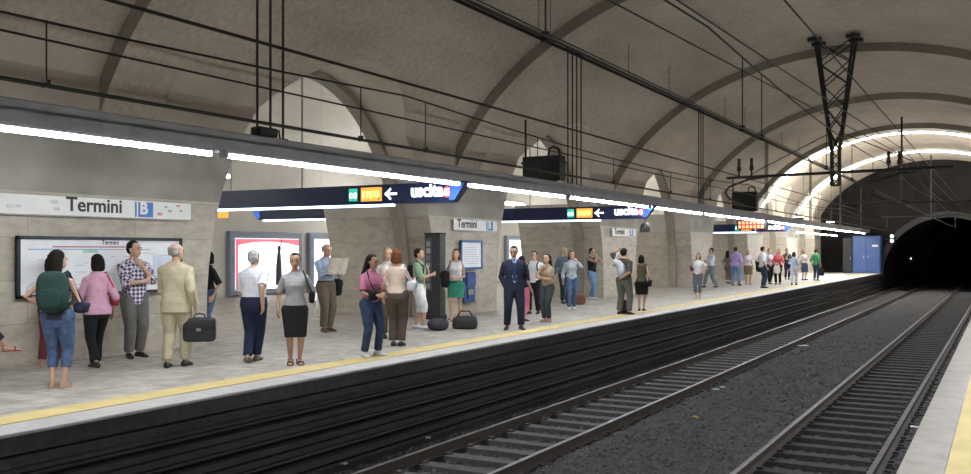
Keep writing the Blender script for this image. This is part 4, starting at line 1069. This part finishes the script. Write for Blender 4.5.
            low = []
            for t in (1, .75, .5, .25, 0):
                z = .50+(hemz-.50)*t; lg = legs_at(min(z+DZ, leg[0][1].z)); e = .012 if dist < 26 else .020
                x0 = min(q[0]-q[2] for q in lg)-e; x1 = max(q[0]+q[2] for q in lg)+e; y0 = min(q[1]-q[2] for q in lg)-e; y1 = max(q[1]+q[2] for q in lg)+e
                if z > .45:
                    tw, td, ty = lerp_rows(rows, z); y0 = min(y0, ty-td-e); y1 = max(y1, ty+td+e); x0 = min(x0, -tw-e); x1 = max(x1, tw+e)
                k_ = max(1.0, hw*(.75+.25*t)*2/(x1-x0))
                low.append([p*S for p in oval((x0+x1)/2, (y0+y1)/2, z+DZ, (x1-x0)/2*k_, (y1-y0)/2*max(1, k_*.9), 20, 2.8)])
            t_.loft(low+rg); remeshed(t_, 'skirt', bm2, root, vox*1.15, 2)
    if shoes:
        col, sk = shoes; smt = fabric(col) if sk == 'sneaker' else mat('shoe_%02x%02x%02x' % tuple(int(255*c) for c in col), col, .4, 0, .15, 9)
        for sgn, hip, kn, an, fa, fl in leg:
            s2 = MB()
            if sk in ('shoe', 'sneaker', 'boot'):
                foot(s2, an, fa, fl, .004 if sk == 'shoe' else .0065)
                if sk == 'boot': s2.tube([(an+Vector((0, 0, .0)))*S, an.lerp(kn, .3)*S], (.03*S), 10, 0, True)
                so = remeshed(s2, 'shoe', smt, root, max(vox, .007), 1)
            else:   # sandals and open heeled shoes
                q = rz(R(-fa)); A = Vector((an.x, an.y, fl if drop else 0))
                out = [(-.020, -.036), (.020, -.036), (.025, .03), (.028, .072), (.016, .104), (-.016, .104), (-.028, .072), (-.025, .03)]
                s2.prism([(A+q @ Vector((x, y, -.001)))*S for x, y in out], (0, 0, .008*S))
                s2.tube([(A+q @ Vector((x, y, z)))*S for x, y, z in ((-.028, .062, .004), (-.022, .060, .028), (0, .058, .034), (.022, .060, .028), (.028, .062, .004))], .0055*S, 6)
                s2.tube([(A+q @ Vector((x, y, z)))*S for x, y, z in ((-.021, -.02, .004), (-.022, -.028, .045), (0, -.042, .05), (.022, -.028, .045), (.021, -.02, .004))], .004*S, 6)
                s2.build('sandal', smt, root, 50)
    root['h'] = S; H_ = root['h']; del root['h']
    info = dict(root=root, S=S, arm=arm, leg=leg, DZ=DZ, P=P, yaw=yaw, rows=rows, dr=dr)
    return info
def W(p, x, y, z):
    """a point given in the person's own frame (body heights), in the world"""
    return p['P'] + rz(p['yaw']) @ (Vector((x, y, z))*p['S'])
def rounded(mb, c, r, p=3.2, n=20, m=12):
    """rounded box"""
    e = []
    for i in range(m+1):
        a = math.pi*i/m; cz, sz = math.cos(a), math.sin(a); ring = []
        for j in range(n):
            b = 2*math.pi*j/n; x, y = math.cos(b)*max(sz, .02), math.sin(b)*max(sz, .02)
            f = lambda v: math.copysign(abs(v)**(2/p), v)
            ring.append((c[0]+r[0]*f(x), c[1]+r[1]*f(y), c[2]+r[2]*f(cz)))
        e.append(ring)
    return mb.loft(e)
def backpack(p, m, label, sc=1.0, group=None, z=.72, yb=None, strap_m=None):
    S = p['S']; DZ = p['DZ']; bk = lerp_rows(p['rows'], .72); yb = -(bk[1]-bk[2]+.012+.038*sc)
    t = thing('backpack', label, 'backpack', W(p, 0, yb, z+DZ), p['yaw'], group)
    rounded(MB(), (0, 0, 0), (.085*sc*S, .042*sc*S, .115*sc*S)).build('bag_body', m, t, 180)
    rounded(MB(), (0, -.045*sc*S, -.035*sc*S), (.06*sc*S, .016*S, .055*sc*S)).build('front_pocket', m, t, 180)
    for sx in (-1, 1):
        MB().tube([(sx*.055*S, .035*S, .085*sc*S), (sx*.070*S, -yb*S*.9, (.845-z)*S), (sx*.078*S, -yb*S+(bk[1]+.020)*S, (.78-z)*S), (sx*.088*S, -yb*S+(bk[1]+.012)*S, (.69-z)*S), (sx*.105*S, -yb*S, (.63-z)*S), (sx*.07*S, .03*S, -.095*sc*S)], .010*S, 8).build('shoulder_strap', strap_m or m, t, 60)
    return t
def shoulder_bag(p, sgn, m, label, size=(.035, .08, .065), z=.56, y=-.01, strap='same', group=None, cross=False, x=.150):
    S = p['S']; DZ = p['DZ']
    t = thing('shoulder_bag', label, 'bag', W(p, sgn*x, y, z+DZ), p['yaw'], group)
    rounded(MB(), (0, 0, 0), tuple(q*S for q in size)).build('bag_body', m, t, 180)
    rounded(MB(), (sgn*size[0]*.5*S, 0, size[2]*.45*S), (size[0]*.62*S, size[1]*1.01*S, size[2]*.5*S)).build('flap', m, t, 180)
    sx = -sgn*x + (-sgn*.06 if cross else sgn*.072)
    top = .835-z
    MB().tube([(0, size[1]*.8*S, size[2]*.8*S), (sx*.6*S, (.055-y)*S, top*.6*S), (sx*S, (.03-y)*S, top*S), (sx*S, (-.02-y)*S, (top+.008)*S), (sx*.6*S, (-.075-y)*S, top*.6*S), (0, -size[1]*.8*S, size[2]*.8*S)], .006*S, 8).build('strap', m, t, 60)
    return t
def hand_pos(p, i, d=.075):
    sgn, sh, el, wr, a = p['arm'][i]; f = (wr-el).normalized(); q = wr+f*d
    return W(p, q.x, q.y, q.z)
def hand_bag(p, i, m, label, size=(.16, .06, .11), name='handbag', cat='bag', group=None, yaw=None, drop=.10):
    h = hand_pos(p, i)
    t = thing(name, label, cat, (h.x, h.y, h.z-drop-size[2]), p['yaw'] if yaw is None else yaw, group)
    rounded(MB(), (0, 0, 0), size, 4.5).build('bag_body', m, t, 180)
    for sy in (-.5, .5):
        MB().tube([(-size[0]*.5, sy*size[1], size[2]*.85), (-size[0]*.42, sy*size[1]*.4, size[2]+drop*.75), (0, 0, size[2]+drop), (size[0]*.42, sy*size[1]*.4, size[2]+drop*.75), (size[0]*.5, sy*size[1], size[2]*.85)], .009, 8).build('handle', m, t, 60)
    return t
TR = lambda m, **k: dict(m=m, **k)
CL = fabric
DENIM = mat('denim_blue', (.075, .12, .22), .9, 0, .25, 14.0, .4, 80.0, spec=.2)
DENIM2 = mat('denim_dark', (.035, .055, .105), .9, 0, .25, 14.0, .4, 80.0, spec=.2)
DENIM3 = mat('denim_light', (.15, .24, .40), .9, 0, .2, 14.0, .4, 80.0, spec=.2)
BLACKC = CL((.014, .014, .017)); NAVY = CL((.018, .022, .050)); WHITE = CL((.62, .62, .64)); GREYT = CL((.13, .125, .12)); BROWNT = CL((.085, .065, .050))
WSNK = ((.62, .64, .68), 'sneaker'); BSHOE = ((.015, .014, .014), 'shoe'); BRSHOE = ((.07, .035, .02), 'shoe')

# --- seated person whose crossed foot shows at the left edge
q = on_x(-26, 330, -11.75)
p = person('seated person, only the crossed sandalled foot and knee showing at the left edge', pos=(-11.95, 7.36, 0), H=1.68, sex='f', face=31, drop=.245, feet=((.07, .25, 0, 5), (.18, .25, .20, 65)),
           arms=('lap', 'lap'), top=TR(NAVY, sl=.5, hem=.5), bottom=TR(NAVY, len=.9), hair=('bob', 'brown'), shoes=((.25, .03, .02), 'sandal'))
t = thing('platform_bench', 'grey bench against the wall under the left end of the map board', 'bench', (-12.02, 7.45, 0))
MB().box((-.22, -1.6, .40), (.22, .2, .445)).build('seat', M_STEEL, t, None, .01)
MB().box((-.24, -1.6, .55), (-.20, .3, .84)).build('backrest', M_STEEL, t, None, .01)
for y in (-1.4, -.1):
    MB().box((-.2, y-.03, 0), (-.14, y+.03, .84)).build('leg', M_BLACK, t); MB().box((.12, y-.03, 0), (.18, y+.03, .41)).build('leg', M_BLACK, t)

# --- left group in front of the map board
p = person('person in a white top and maroon trousers, partly hidden by the green backpack', 52, 366, 256, sex='f', face=165, hair=('bob', 'darkbrown'), legs='wide', arms=('hip', 'hip'), top=TR(WHITE, sl=.4), bottom=TR(CL((.13, .03, .035))), shoes=((.45, .36, .30), 'sandal'))
p = person('woman carrying a dark green backpack, back turned, in short denim trousers and bare calves', 58, 388, 250, sex='f', face=160, hair=('shoulder', 'black'), head=(-30, 0), legs='close', arms=('front', 'hip'), skin=M_SKIN, fat=.88, top=TR(CL((.035, .04, .05)), sl=.0, kind='tank'), bottom=TR(DENIM, len=.80, wide=.006), shoes=((.40, .25, .18), 'sandal'))
backpack(p, CL((.022, .050, .046)), 'large dark green backpack worn by the woman in denim at the far left', 1.3, z=.70)
t = shoulder_bag(p, 1, CL((.025, .03, .06)), 'small navy bag at the right hip of the woman with the green backpack', (.05, .05, .04), .58, .04)
p = person('woman in a pink short-sleeved top and black flared trousers, back turned', 97, 366, 252, sex='f', face=200, hair=('bob', 'black'), legs='lunge', arms=('hang', 'front'), fat=1.12, top=TR(CL((.56, .31, .42)), sl=.55, hem=.475, inf=.013), bottom=TR(BLACKC, flare=.014), shoes=BSHOE)
shoulder_bag(p, 1, CL((.30, .035, .05)), 'red shoulder bag on the woman in the pink top', (.035, .055, .06), .60)
p = person('man in a purple and white checked shirt with his hand at his chin', 134, 357.5, 237, H=1.82, face=25, hair=('short', 'darkbrown'), head=(25, 0), legs='relaxed', arms=('fold', 'chin'), top=TR(checks('checked_shirt', (.58, .55, .62), (.075, .045, .13)), sl=.60, hem=.46, inf=.013), bottom=TR(GREYT, wide=.012), shoes=BSHOE)
p = person('balding man in a beige suit seen from behind', 176, 367, 243.5, face=160, hair=('fringe', 'grey'), head=(-25, 0), legs='step', arms=('hang', 'front'), fat=1.05, top=TR(CL((.50, .44, .31)), sl=1.0, hem=.445, inf=.016, name='jacket'), bottom=TR(CL((.47, .41, .29)), wide=.012), shoes=BSHOE)
h = hand_pos(p, 0); t = thing('briefcase', 'black leather briefcase carried by the man in the beige suit', 'briefcase', (h.x+.03, h.y+.02, h.z-.42), TH+R(8))
rounded(MB(), (0, 0, .17), (.23, .075, .17), 7).build('case_body', M_LEATHER, t, 40)
rounded(MB(), (0, -.015, .26), (.225, .078, .09), 7).build('flap', M_LEATHER, t, 40)
MB().box((-.03, -.10, .16), (.03, -.085, .20)).build('clasp', M_STEEL, t)
MB().tube([(-.08, 0, .33), (-.07, 0, .39), (0, 0, .41), (.07, 0, .39), (.08, 0, .33)], .012, 8).build('handle', M_LEATHER, t, 60)
p = person('person in jeans half hidden by the corner of the wall', pos=(-13.1, 12.75, 0), H=1.66, sex='f', face=-60, hair=('bob', 'black'), legs='relaxed', arms=('hang', 'hang'), top=TR(BLACKC, sl=.5), bottom=TR(DENIM), shoes=WSNK)
# --- centre left
p = person('grey-haired man in a white short-sleeved shirt walking away', 254, 362, 250, face=155, hair=('short', 'grey'), legs='cross', arms=('swingb', 'swingf'), fat=1.1, top=TR(CL((.64, .65, .70)), sl=.45, hem=.555, inf=.013), bottom=TR(NAVY, wide=.012, belt=1), shoes=((.10, .085, .05), 'shoe'))
p = person('woman in a grey t-shirt and black knee skirt facing the tracks', 295, 364.5, 253, sex='f', face=5, hair=('bun', 'black'), head=(-10, 5), legs='close', arms=('hang', 'hang_out'), skin=M_SKIN2, top=TR(CL((.34, .34, .35)), sl=.42, hem=.53, kind='vneck', inf=.010), bottom=TR(BLACKC, kind='skirt', len=.56, hw=.090, waist=.58), shoes=((.02, .015, .015), 'sandal'))
shoulder_bag(p, -1, BLACKC, 'slim dark bag on the arm of the woman in the black skirt', (.025, .06, .055), .60, -.02)
h = hand_pos(p, 1); t = thing('folder', 'white folder held under the arm of the woman in the black skirt', 'folder', (h.x-.02, h.y, h.z+.10), p['yaw']+R(80))
MB().box((-.11, -.012, -.12), (.11, .012, .18), 0, Matrix.Rotation(R(25), 3, 'Y')).build('cover', M_PAPER, t); MB().box((-.10, -.008, -.11), (.115, .008, .17), 0, Matrix.Rotation(R(25), 3, 'Y')).build('pages', WHITE, t)
p = person('older man in a pale blue shirt and brown trousers reading a newspaper', 326, 331.5, 244, face=35, hair=('fringe', 'grey'), head=(0, 12), legs='relaxed', arms=('read', 'read'), top=TR(CL((.38, .45, .62)), sl=.92, hem=.565, inf=.012), bottom=TR(CL((.13, .10, .075)), wide=.012, belt=1), shoes=BRSHOE)
c0 = W(p, 0, .225, .755); t = thing('newspaper', 'open newspaper held up by the man in brown trousers', 'newspaper', c0, p['yaw'])
for sx in (-1, 1):
    g = []
    for k in range(6): 
        x = sx*.23*k/5; y = .035*math.sin(k/5*math.pi); g.append((x, y))
    for dy in (0, .012):
        MB().loft([[(x, y+dy, -.17), (x, y+dy+.004, -.17), (x, y+dy+.004, .17), (x, y+dy, .17)] for x, y in g]).build('sheet', M_NEWS, t, 40, 0, (0, 0, 0)).rotation_euler = (R(-18), 0, 0)
shoulder_bag(p, -1, BLACKC, 'dark bag hanging behind the newspaper reader', (.045, .075, .10), .50, -.03, x=.17)
# --- two women and the green shirt
p = person('long-haired woman in a pink t-shirt and jeans with white sneakers', 371, 356.5, 254, sex='f', face=40, hair=('long', 'black'), head=(10, 12), legs='wide', arms=('front', 'hold'), skin=M_SKIN2, top=TR(CL((.42, .15, .24)), sl=.40, hem=.535, inf=.010), bottom=TR(DENIM2, wide=.009), shoes=WSNK)
shoulder_bag(p, 1, BLACKC, 'small black bag in the hands of the woman in the pink t-shirt', (.045, .045, .05), .60, .10, x=.06)
p = person('woman in a sleeveless cream top and brown trousers, back turned', 397, 346, 249, sex='f', face=165, hair=('bob', 'red'), legs='close', arms=('reach', 'hang'), fat=1.08, top=TR(CL((.58, .47, .38)), sl=0, kind='tank', hem=.545, inf=.010), bottom=TR(BROWNT, wide=.014, flare=.006), shoes=BSHOE)
shoulder_bag(p, 1, CL((.50, .54, .60)), 'pale blue-grey bag at the side of the woman in brown trousers', (.05, .055, .055), .62, .03)
p = person('fair-haired person standing behind the woman in brown trousers, only the head showing', pos=tuple(on_z(388, 338)), H=1.72, sex='f', face=10, hair=('bob', 'blond'), legs='close', arms=('hang', 'hang'), top=TR(CL((.55, .5, .45)), sl=.5), bottom=TR(BROWNT), shoes=BSHOE)
p = person('young man in a green t-shirt and white knee-length shorts facing right', 419, 329, 248.5, face=75, hair=('short', 'darkbrown'), legs='step', arms=('hold', 'strap'), top=TR(CL((.24, .34, .24)), sl=.5, hem=.50, inf=.013), bottom=TR(CL((.66, .66, .67)), len=.66, wide=.018), shoes=WSNK)
backpack(p, BLACKC, 'black backpack on the young man in the green t-shirt', .95, z=.69)
t = thing('duffel_bag', 'round charcoal bag on the floor at the foot of the dark column', 'bag', tuple(on_z(438, 330.5)))
t.rotation_euler = (0, 0, TH)
rounded(MB(), (0, 0, .13), (.225, .18, .13), 2.6).build('bag_body', CL((.045, .047, .055)), t, 180)
MB().tube([(-.12, -.05, .24), (-.07, -.08, .29), (.07, -.08, .29), (.12, -.05, .24)], .012, 8).build('handle', CL((.03, .03, .035)), t, 60)
rounded(MB(), (0, -.15, .11), (.14, .05, .07), 3).build('side_pocket', CL((.045, .047, .055)), t, 180)
p = person('red-haired woman in a white top and green skirt beside the dark column', 456, 321, 249, sex='f', face=-15, hair=('long', 'red'), legs='step', arms=('hang', 'front'), skin=M_SKIN, top=TR(CL((.64, .62, .63)), sl=0, kind='tank', hem=.56), bottom=TR(CL((.035, .21, .14)), kind='skirt', len=.40, hw=.115, waist=.59), shoes=((.1, .06, .04), 'sandal'))
shoulder_bag(p, 1, BLACKC, 'large black shoulder bag on the red-haired woman', (.055, .085, .12), .58, .02)
t = thing('holdall', 'black holdall lying on the floor by the red-haired woman', 'bag', tuple(on_z(465, 329)), TH+R(-6))
rounded(MB(), (0, 0, .125), (.27, .14, .125), 5).build('bag_body', M_LEATHER, t, 180)
rounded(MB(), (.02, -.01, .225), (.23, .12, .05), 5).build('flap', M_LEATHER, t, 180)
for sy in (-.07, .07): MB().tube([(-.16, sy, .27), (-.1, sy*1.2, .38), (.1, sy*1.2, .38), (.16, sy, .27)], .012, 8).build('handle', M_LEATHER, t, 60)
# --- dark suit group
p = person('man in a dark navy suit with a blue tie, hands in pockets', 514, 329.5, 246, face=5, hair=('short', 'darkbrown'), head=(-15, 12), legs='wide', arms=('pocket', 'pocket'), skin=M_SKIN2, fat=1.07, top=TR(CL((.022, .026, .050)), sl=1.0, hem=.455, inf=.015, kind='jacket', shirt_m=CL((.52, .62, .80)), tie=CL((.028, .04, .11)), name='jacket'), bottom=TR(CL((.020, .024, .046)), wide=.013), shoes=BSHOE)
p = person('dark-haired person in a pink skirt mostly hidden behind the dark suited man', 522, 321.5, 256, sex='f', face=150, hair=('bob', 'black'), legs='close', arms=('hang', 'hang'), top=TR(BLACKC, sl=.5), bottom=TR(CL((.55, .16, .24)), kind='skirt', len=.75, hw=.105), shoes=BSHOE)
p = person('man in a white shirt and black trousers with dark shoulder straps', 534, 314, 251, face=-20, hair=('short', 'brown'), legs='step', arms=('hang', 'hang'), top=TR(CL((.64, .64, .68)), sl=.45, hem=.50, inf=.013), bottom=TR(BLACKC, wide=.010), shoes=BSHOE)
backpack(p, BLACKC, 'black backpack whose straps cross the white shirt', .85)
p = person('woman in a beige patterned top and dark jeans with her hand at her mouth', 547, 322, 254, sex='f', face=-35, hair=('long', 'darkbrown'), legs='close', arms=('chin', 'fold'), top=TR(mat('beige_print', (.30, .24, .16), .85, 0, .45, 45.0), sl=.40, hem=.53), bottom=TR(mat('dark_green_denim', (.045, .055, .06), .9, 0, .25, 14)), shoes=((.4, .34, .3), 'sandal'))
p = person('man in a slate shirt and dark trousers behind the woman with the phone', 564.5, 303.5, 247.5, face=20, hair=('fringe', 'brown'), legs='close', arms=('hang', 'front'), top=TR(CL((.12, .15, .19)), sl=.9), bottom=TR(CL((.03, .045, .055))), shoes=BSHOE)
p = person('woman in a pale grey-blue top and jeans holding a phone to her ear', 571.5, 310, 251, sex='f', face=10, hair=('bob', 'brown'), head=(0, 0), legs='step', arms=('hang', 'phone'), top=TR(CL((.40, .46, .50)), sl=.85, hem=.52), bottom=TR(DENIM), shoes=WSNK)
t = thing('travel_bag', 'brown leather bag standing on the floor right of the woman with the phone', 'bag', tuple(on_z(577.5, 304.5)), TH)
rounded(MB(), (0, 0, .17), (.24, .12, .17), 5).build('bag_body', M_BROWNL, t, 180)
MB().tube([(-.1, 0, .33), (-.08, 0, .43), (.08, 0, .43), (.1, 0, .33)], .012, 8).build('handle', M_BROWNL, t, 60)
p = person('man in a black tank top and blue jeans with white shoes, hand to his face', 592, 299.5, 248, face=60, hair=('short', 'darkbrown'), legs='step', arms=('face', 'phone'), top=TR(BLACKC, sl=0, kind='tank', hem=.53), bottom=TR(DENIM3, wide=.012), shoes=WSNK)
p = person('man in a dark t-shirt and grey trousers raising an arm to his head, back turned', 624, 314.5, 248, face=150, hair=('short', 'black'), legs='wide', arms=('behind', 'head'), fat=1.1, top=TR(CL((.055, .05, .048)), sl=.5, hem=.52, inf=.013), bottom=TR(CL((.12, .12, .105)), wide=.014), shoes=BSHOE)
c0 = W(p, -.02, -.115, .70); t = thing('folded_jacket', 'pale crumpled jacket slung over the back of the man with raised arm', 'jacket', c0, p['yaw'])
mb = MB(); g = []
for i in range(9):
    a = i/8; z = .22-.46*a; x = -.10+.16*math.sin(a*2.6); w = .10+.06*math.sin(a*3.1+.4); g.append([(x-w, .02, z), (x-w*.4, -.05, z-.01), (x+w*.4, -.045+.02*math.sin(i*2), z), (x+w, .02, z-.02), (x+w*.3, .035, z), (x-w*.3, .035, z)])
mb.loft(g).build('cloth', CL((.52, .53, .58)), t, 180)
MB().loft([[(-.22+.03*k, .02, .05+.07*k), (-.16+.03*k, -.04, .05+.07*k), (-.12+.03*k, .02, .03+.07*k)] for k in range(6)]).build('sleeve', CL((.52, .53, .58)), t, 180)
t = thing('rucksack', 'dark rucksack on the floor between the feet of the man with raised arm', 'bag', tuple(on_z(623.5, 314)), TH)
rounded(MB(), (0, 0, .19), (.13, .11, .19), 3).build('bag_body', CL((.02, .022, .028)), t, 180); rounded(MB(), (0, -.1, .14), (.09, .035, .09), 3).build('front_pocket', CL((.02, .022, .028)), t, 180)
p = person('short dark-haired woman in an olive top and black skirt, back turned', 641.5, 311, 255, sex='f', face=170, hair=('bob', 'black'), legs='close', arms=('hang', 'hang'), top=TR(CL((.085, .075, .05)), sl=0, kind='tank', hem=.53), bottom=TR(BLACKC, kind='skirt', len=.47, hw=.115, waist=.58), shoes=((.08, .05, .03), 'shoe'))
shoulder_bag(p, 1, BLACKC, 'dark bag at the hip of the woman in the olive top', (.035, .06, .06), .50)
p = person('woman in a white top and grey cropped trousers standing alone near the platform edge', 698, 298.5, 253, sex='f', face=-15, hair=('bob', 'black'), legs='close', arms=('hang', 'hip'), top=TR(WHITE, sl=.3, hem=.53), bottom=TR(CL((.11, .12, .15)), len=.84), shoes=((.5, .48, .45), 'sandal'))
shoulder_bag(p, 1, CL((.18, .03, .06)), 'dark red bag behind the woman in the white top', (.04, .05, .06), .66, -.05)
p = person('man in a pale blue shirt leaning by the pillar with legs apart', 711, 287.5, 247, face=-60, hair=('short', 'black'), legs='lunge', arms=('hang', 'fold'), top=TR(CL((.50, .57, .64)), sl=.8, hem=.55, inf=.013), bottom=TR(CL((.15, .18, .20)), wide=.012), shoes=BSHOE)
# --- distant crowd
G = None
p = person('woman in a long grey-brown dress at the left of the distant crowd', 728, 283.5, 250.5, sex='f', face=140, hair=('shoulder', 'black'), legs='close', arms=('hang', 'hang'), top=TR(CL((.16, .13, .14)), sl=.5), bottom=TR(CL((.15, .12, .13)), kind='skirt', len=.85, hw=.10), shoes=BSHOE)
p = person('stout man in a lilac shirt and blue jeans', 736, 285.5, 247, face=165, hair=('short', 'brown'), legs='wide', arms=('hang', 'fold'), fat=1.18, top=TR(CL((.36, .28, .58)), sl=.5, hem=.50, inf=.014), bottom=TR(DENIM3, wide=.014), shoes=BSHOE)
p = person('woman in a white top and olive skirt', 748, 284.5, 250, sex='f', face=20, hair=('bob', 'blond'), legs='stand', arms=('hang', 'hang'), top=TR(CL((.62, .52, .56)), sl=.4, hem=.54), bottom=TR(CL((.13, .11, .06)), kind='skirt', len=.48, hw=.11), shoes=((.2, .12, .1), 'sandal'))
p = person('man in a white shirt and jeans with a black bag, nearest of the distant crowd', 763, 288, 246.5, face=120, hair=('short', 'darkbrown'), legs='close', arms=('hang', 'hang'), top=TR(WHITE, sl=.5, hem=.5), bottom=TR(DENIM2), shoes=BSHOE)
shoulder_bag(p, -1, BLACKC, 'long black bag beside the nearest man of the distant crowd', (.06, .09, .16), .54)
p = person('woman in a pink-striped white shirt and black trousers', 769.5, 284, 248.5, sex='f', face=30, hair=('short', 'black'), legs='step', arms=('hang', 'fold'), top=TR(CL((.62, .50, .60)), sl=.5), bottom=TR(BLACKC), shoes=BSHOE)
p = person('woman in a red top and black trousers', 778, 284.5, 249, sex='f', face=-10, hair=('bob', 'red'), legs='stand', arms=('front', 'hang'), fat=1.05, top=TR(CL((.52, .09, .10)), sl=.6, hem=.5), bottom=TR(BLACKC), shoes=BSHOE)
hand_bag(p, 0, CL((.6, .55, .56)), 'white carrier bag held by the woman in the red top', (.15, .06, .19))
p = person('man in a dark waistcoat over a white shirt behind the woman in red', 787, 279.5, 248.5, face=30, hair=('short', 'black'), legs='stand', arms=('chin', 'fold'), top=TR(CL((.06, .07, .09)), sl=.4), bottom=TR(NAVY), shoes=BSHOE)
p = person('woman in white trousers and a pale blue top, nearest the right of the crowd', 794, 285, 252, sex='f', face=170, hair=('bob', 'brown'), legs='step', arms=('hang', 'hang'), top=TR(CL((.36, .42, .55)), sl=.5), bottom=TR(CL((.58, .57, .66)), wide=.013), shoes=BSHOE)
shoulder_bag(p, -1, BLACKC, 'round black bag on the woman in white trousers', (.06, .09, .08), .58)
p = person('person in a white top and navy skirt between the white trousers and the green shirt', 804, 280, 249, sex='f', face=40, hair=('bob', 'blond'), legs='stand', arms=('hang', 'fold'), top=TR(CL((.6, .55, .52)), sl=.6, hem=.53), bottom=TR(CL((.04, .05, .11)), kind='skirt', len=.55, hw=.11), shoes=BSHOE)
p = person('man in a green shirt and dark jeans, rightmost of the distant crowd', 816, 280.5, 249, face=150, hair=('short', 'black'), legs='stand', arms=('hang', 'hang'), top=TR(CL((.06, .24, .10)), sl=.6, hem=.5, inf=.014), bottom=TR(DENIM2), shoes=BSHOE)
hand_bag(p, 0, BLACKC, 'black bag carried by the man in the green shirt', (.16, .08, .2))

apply_pending()
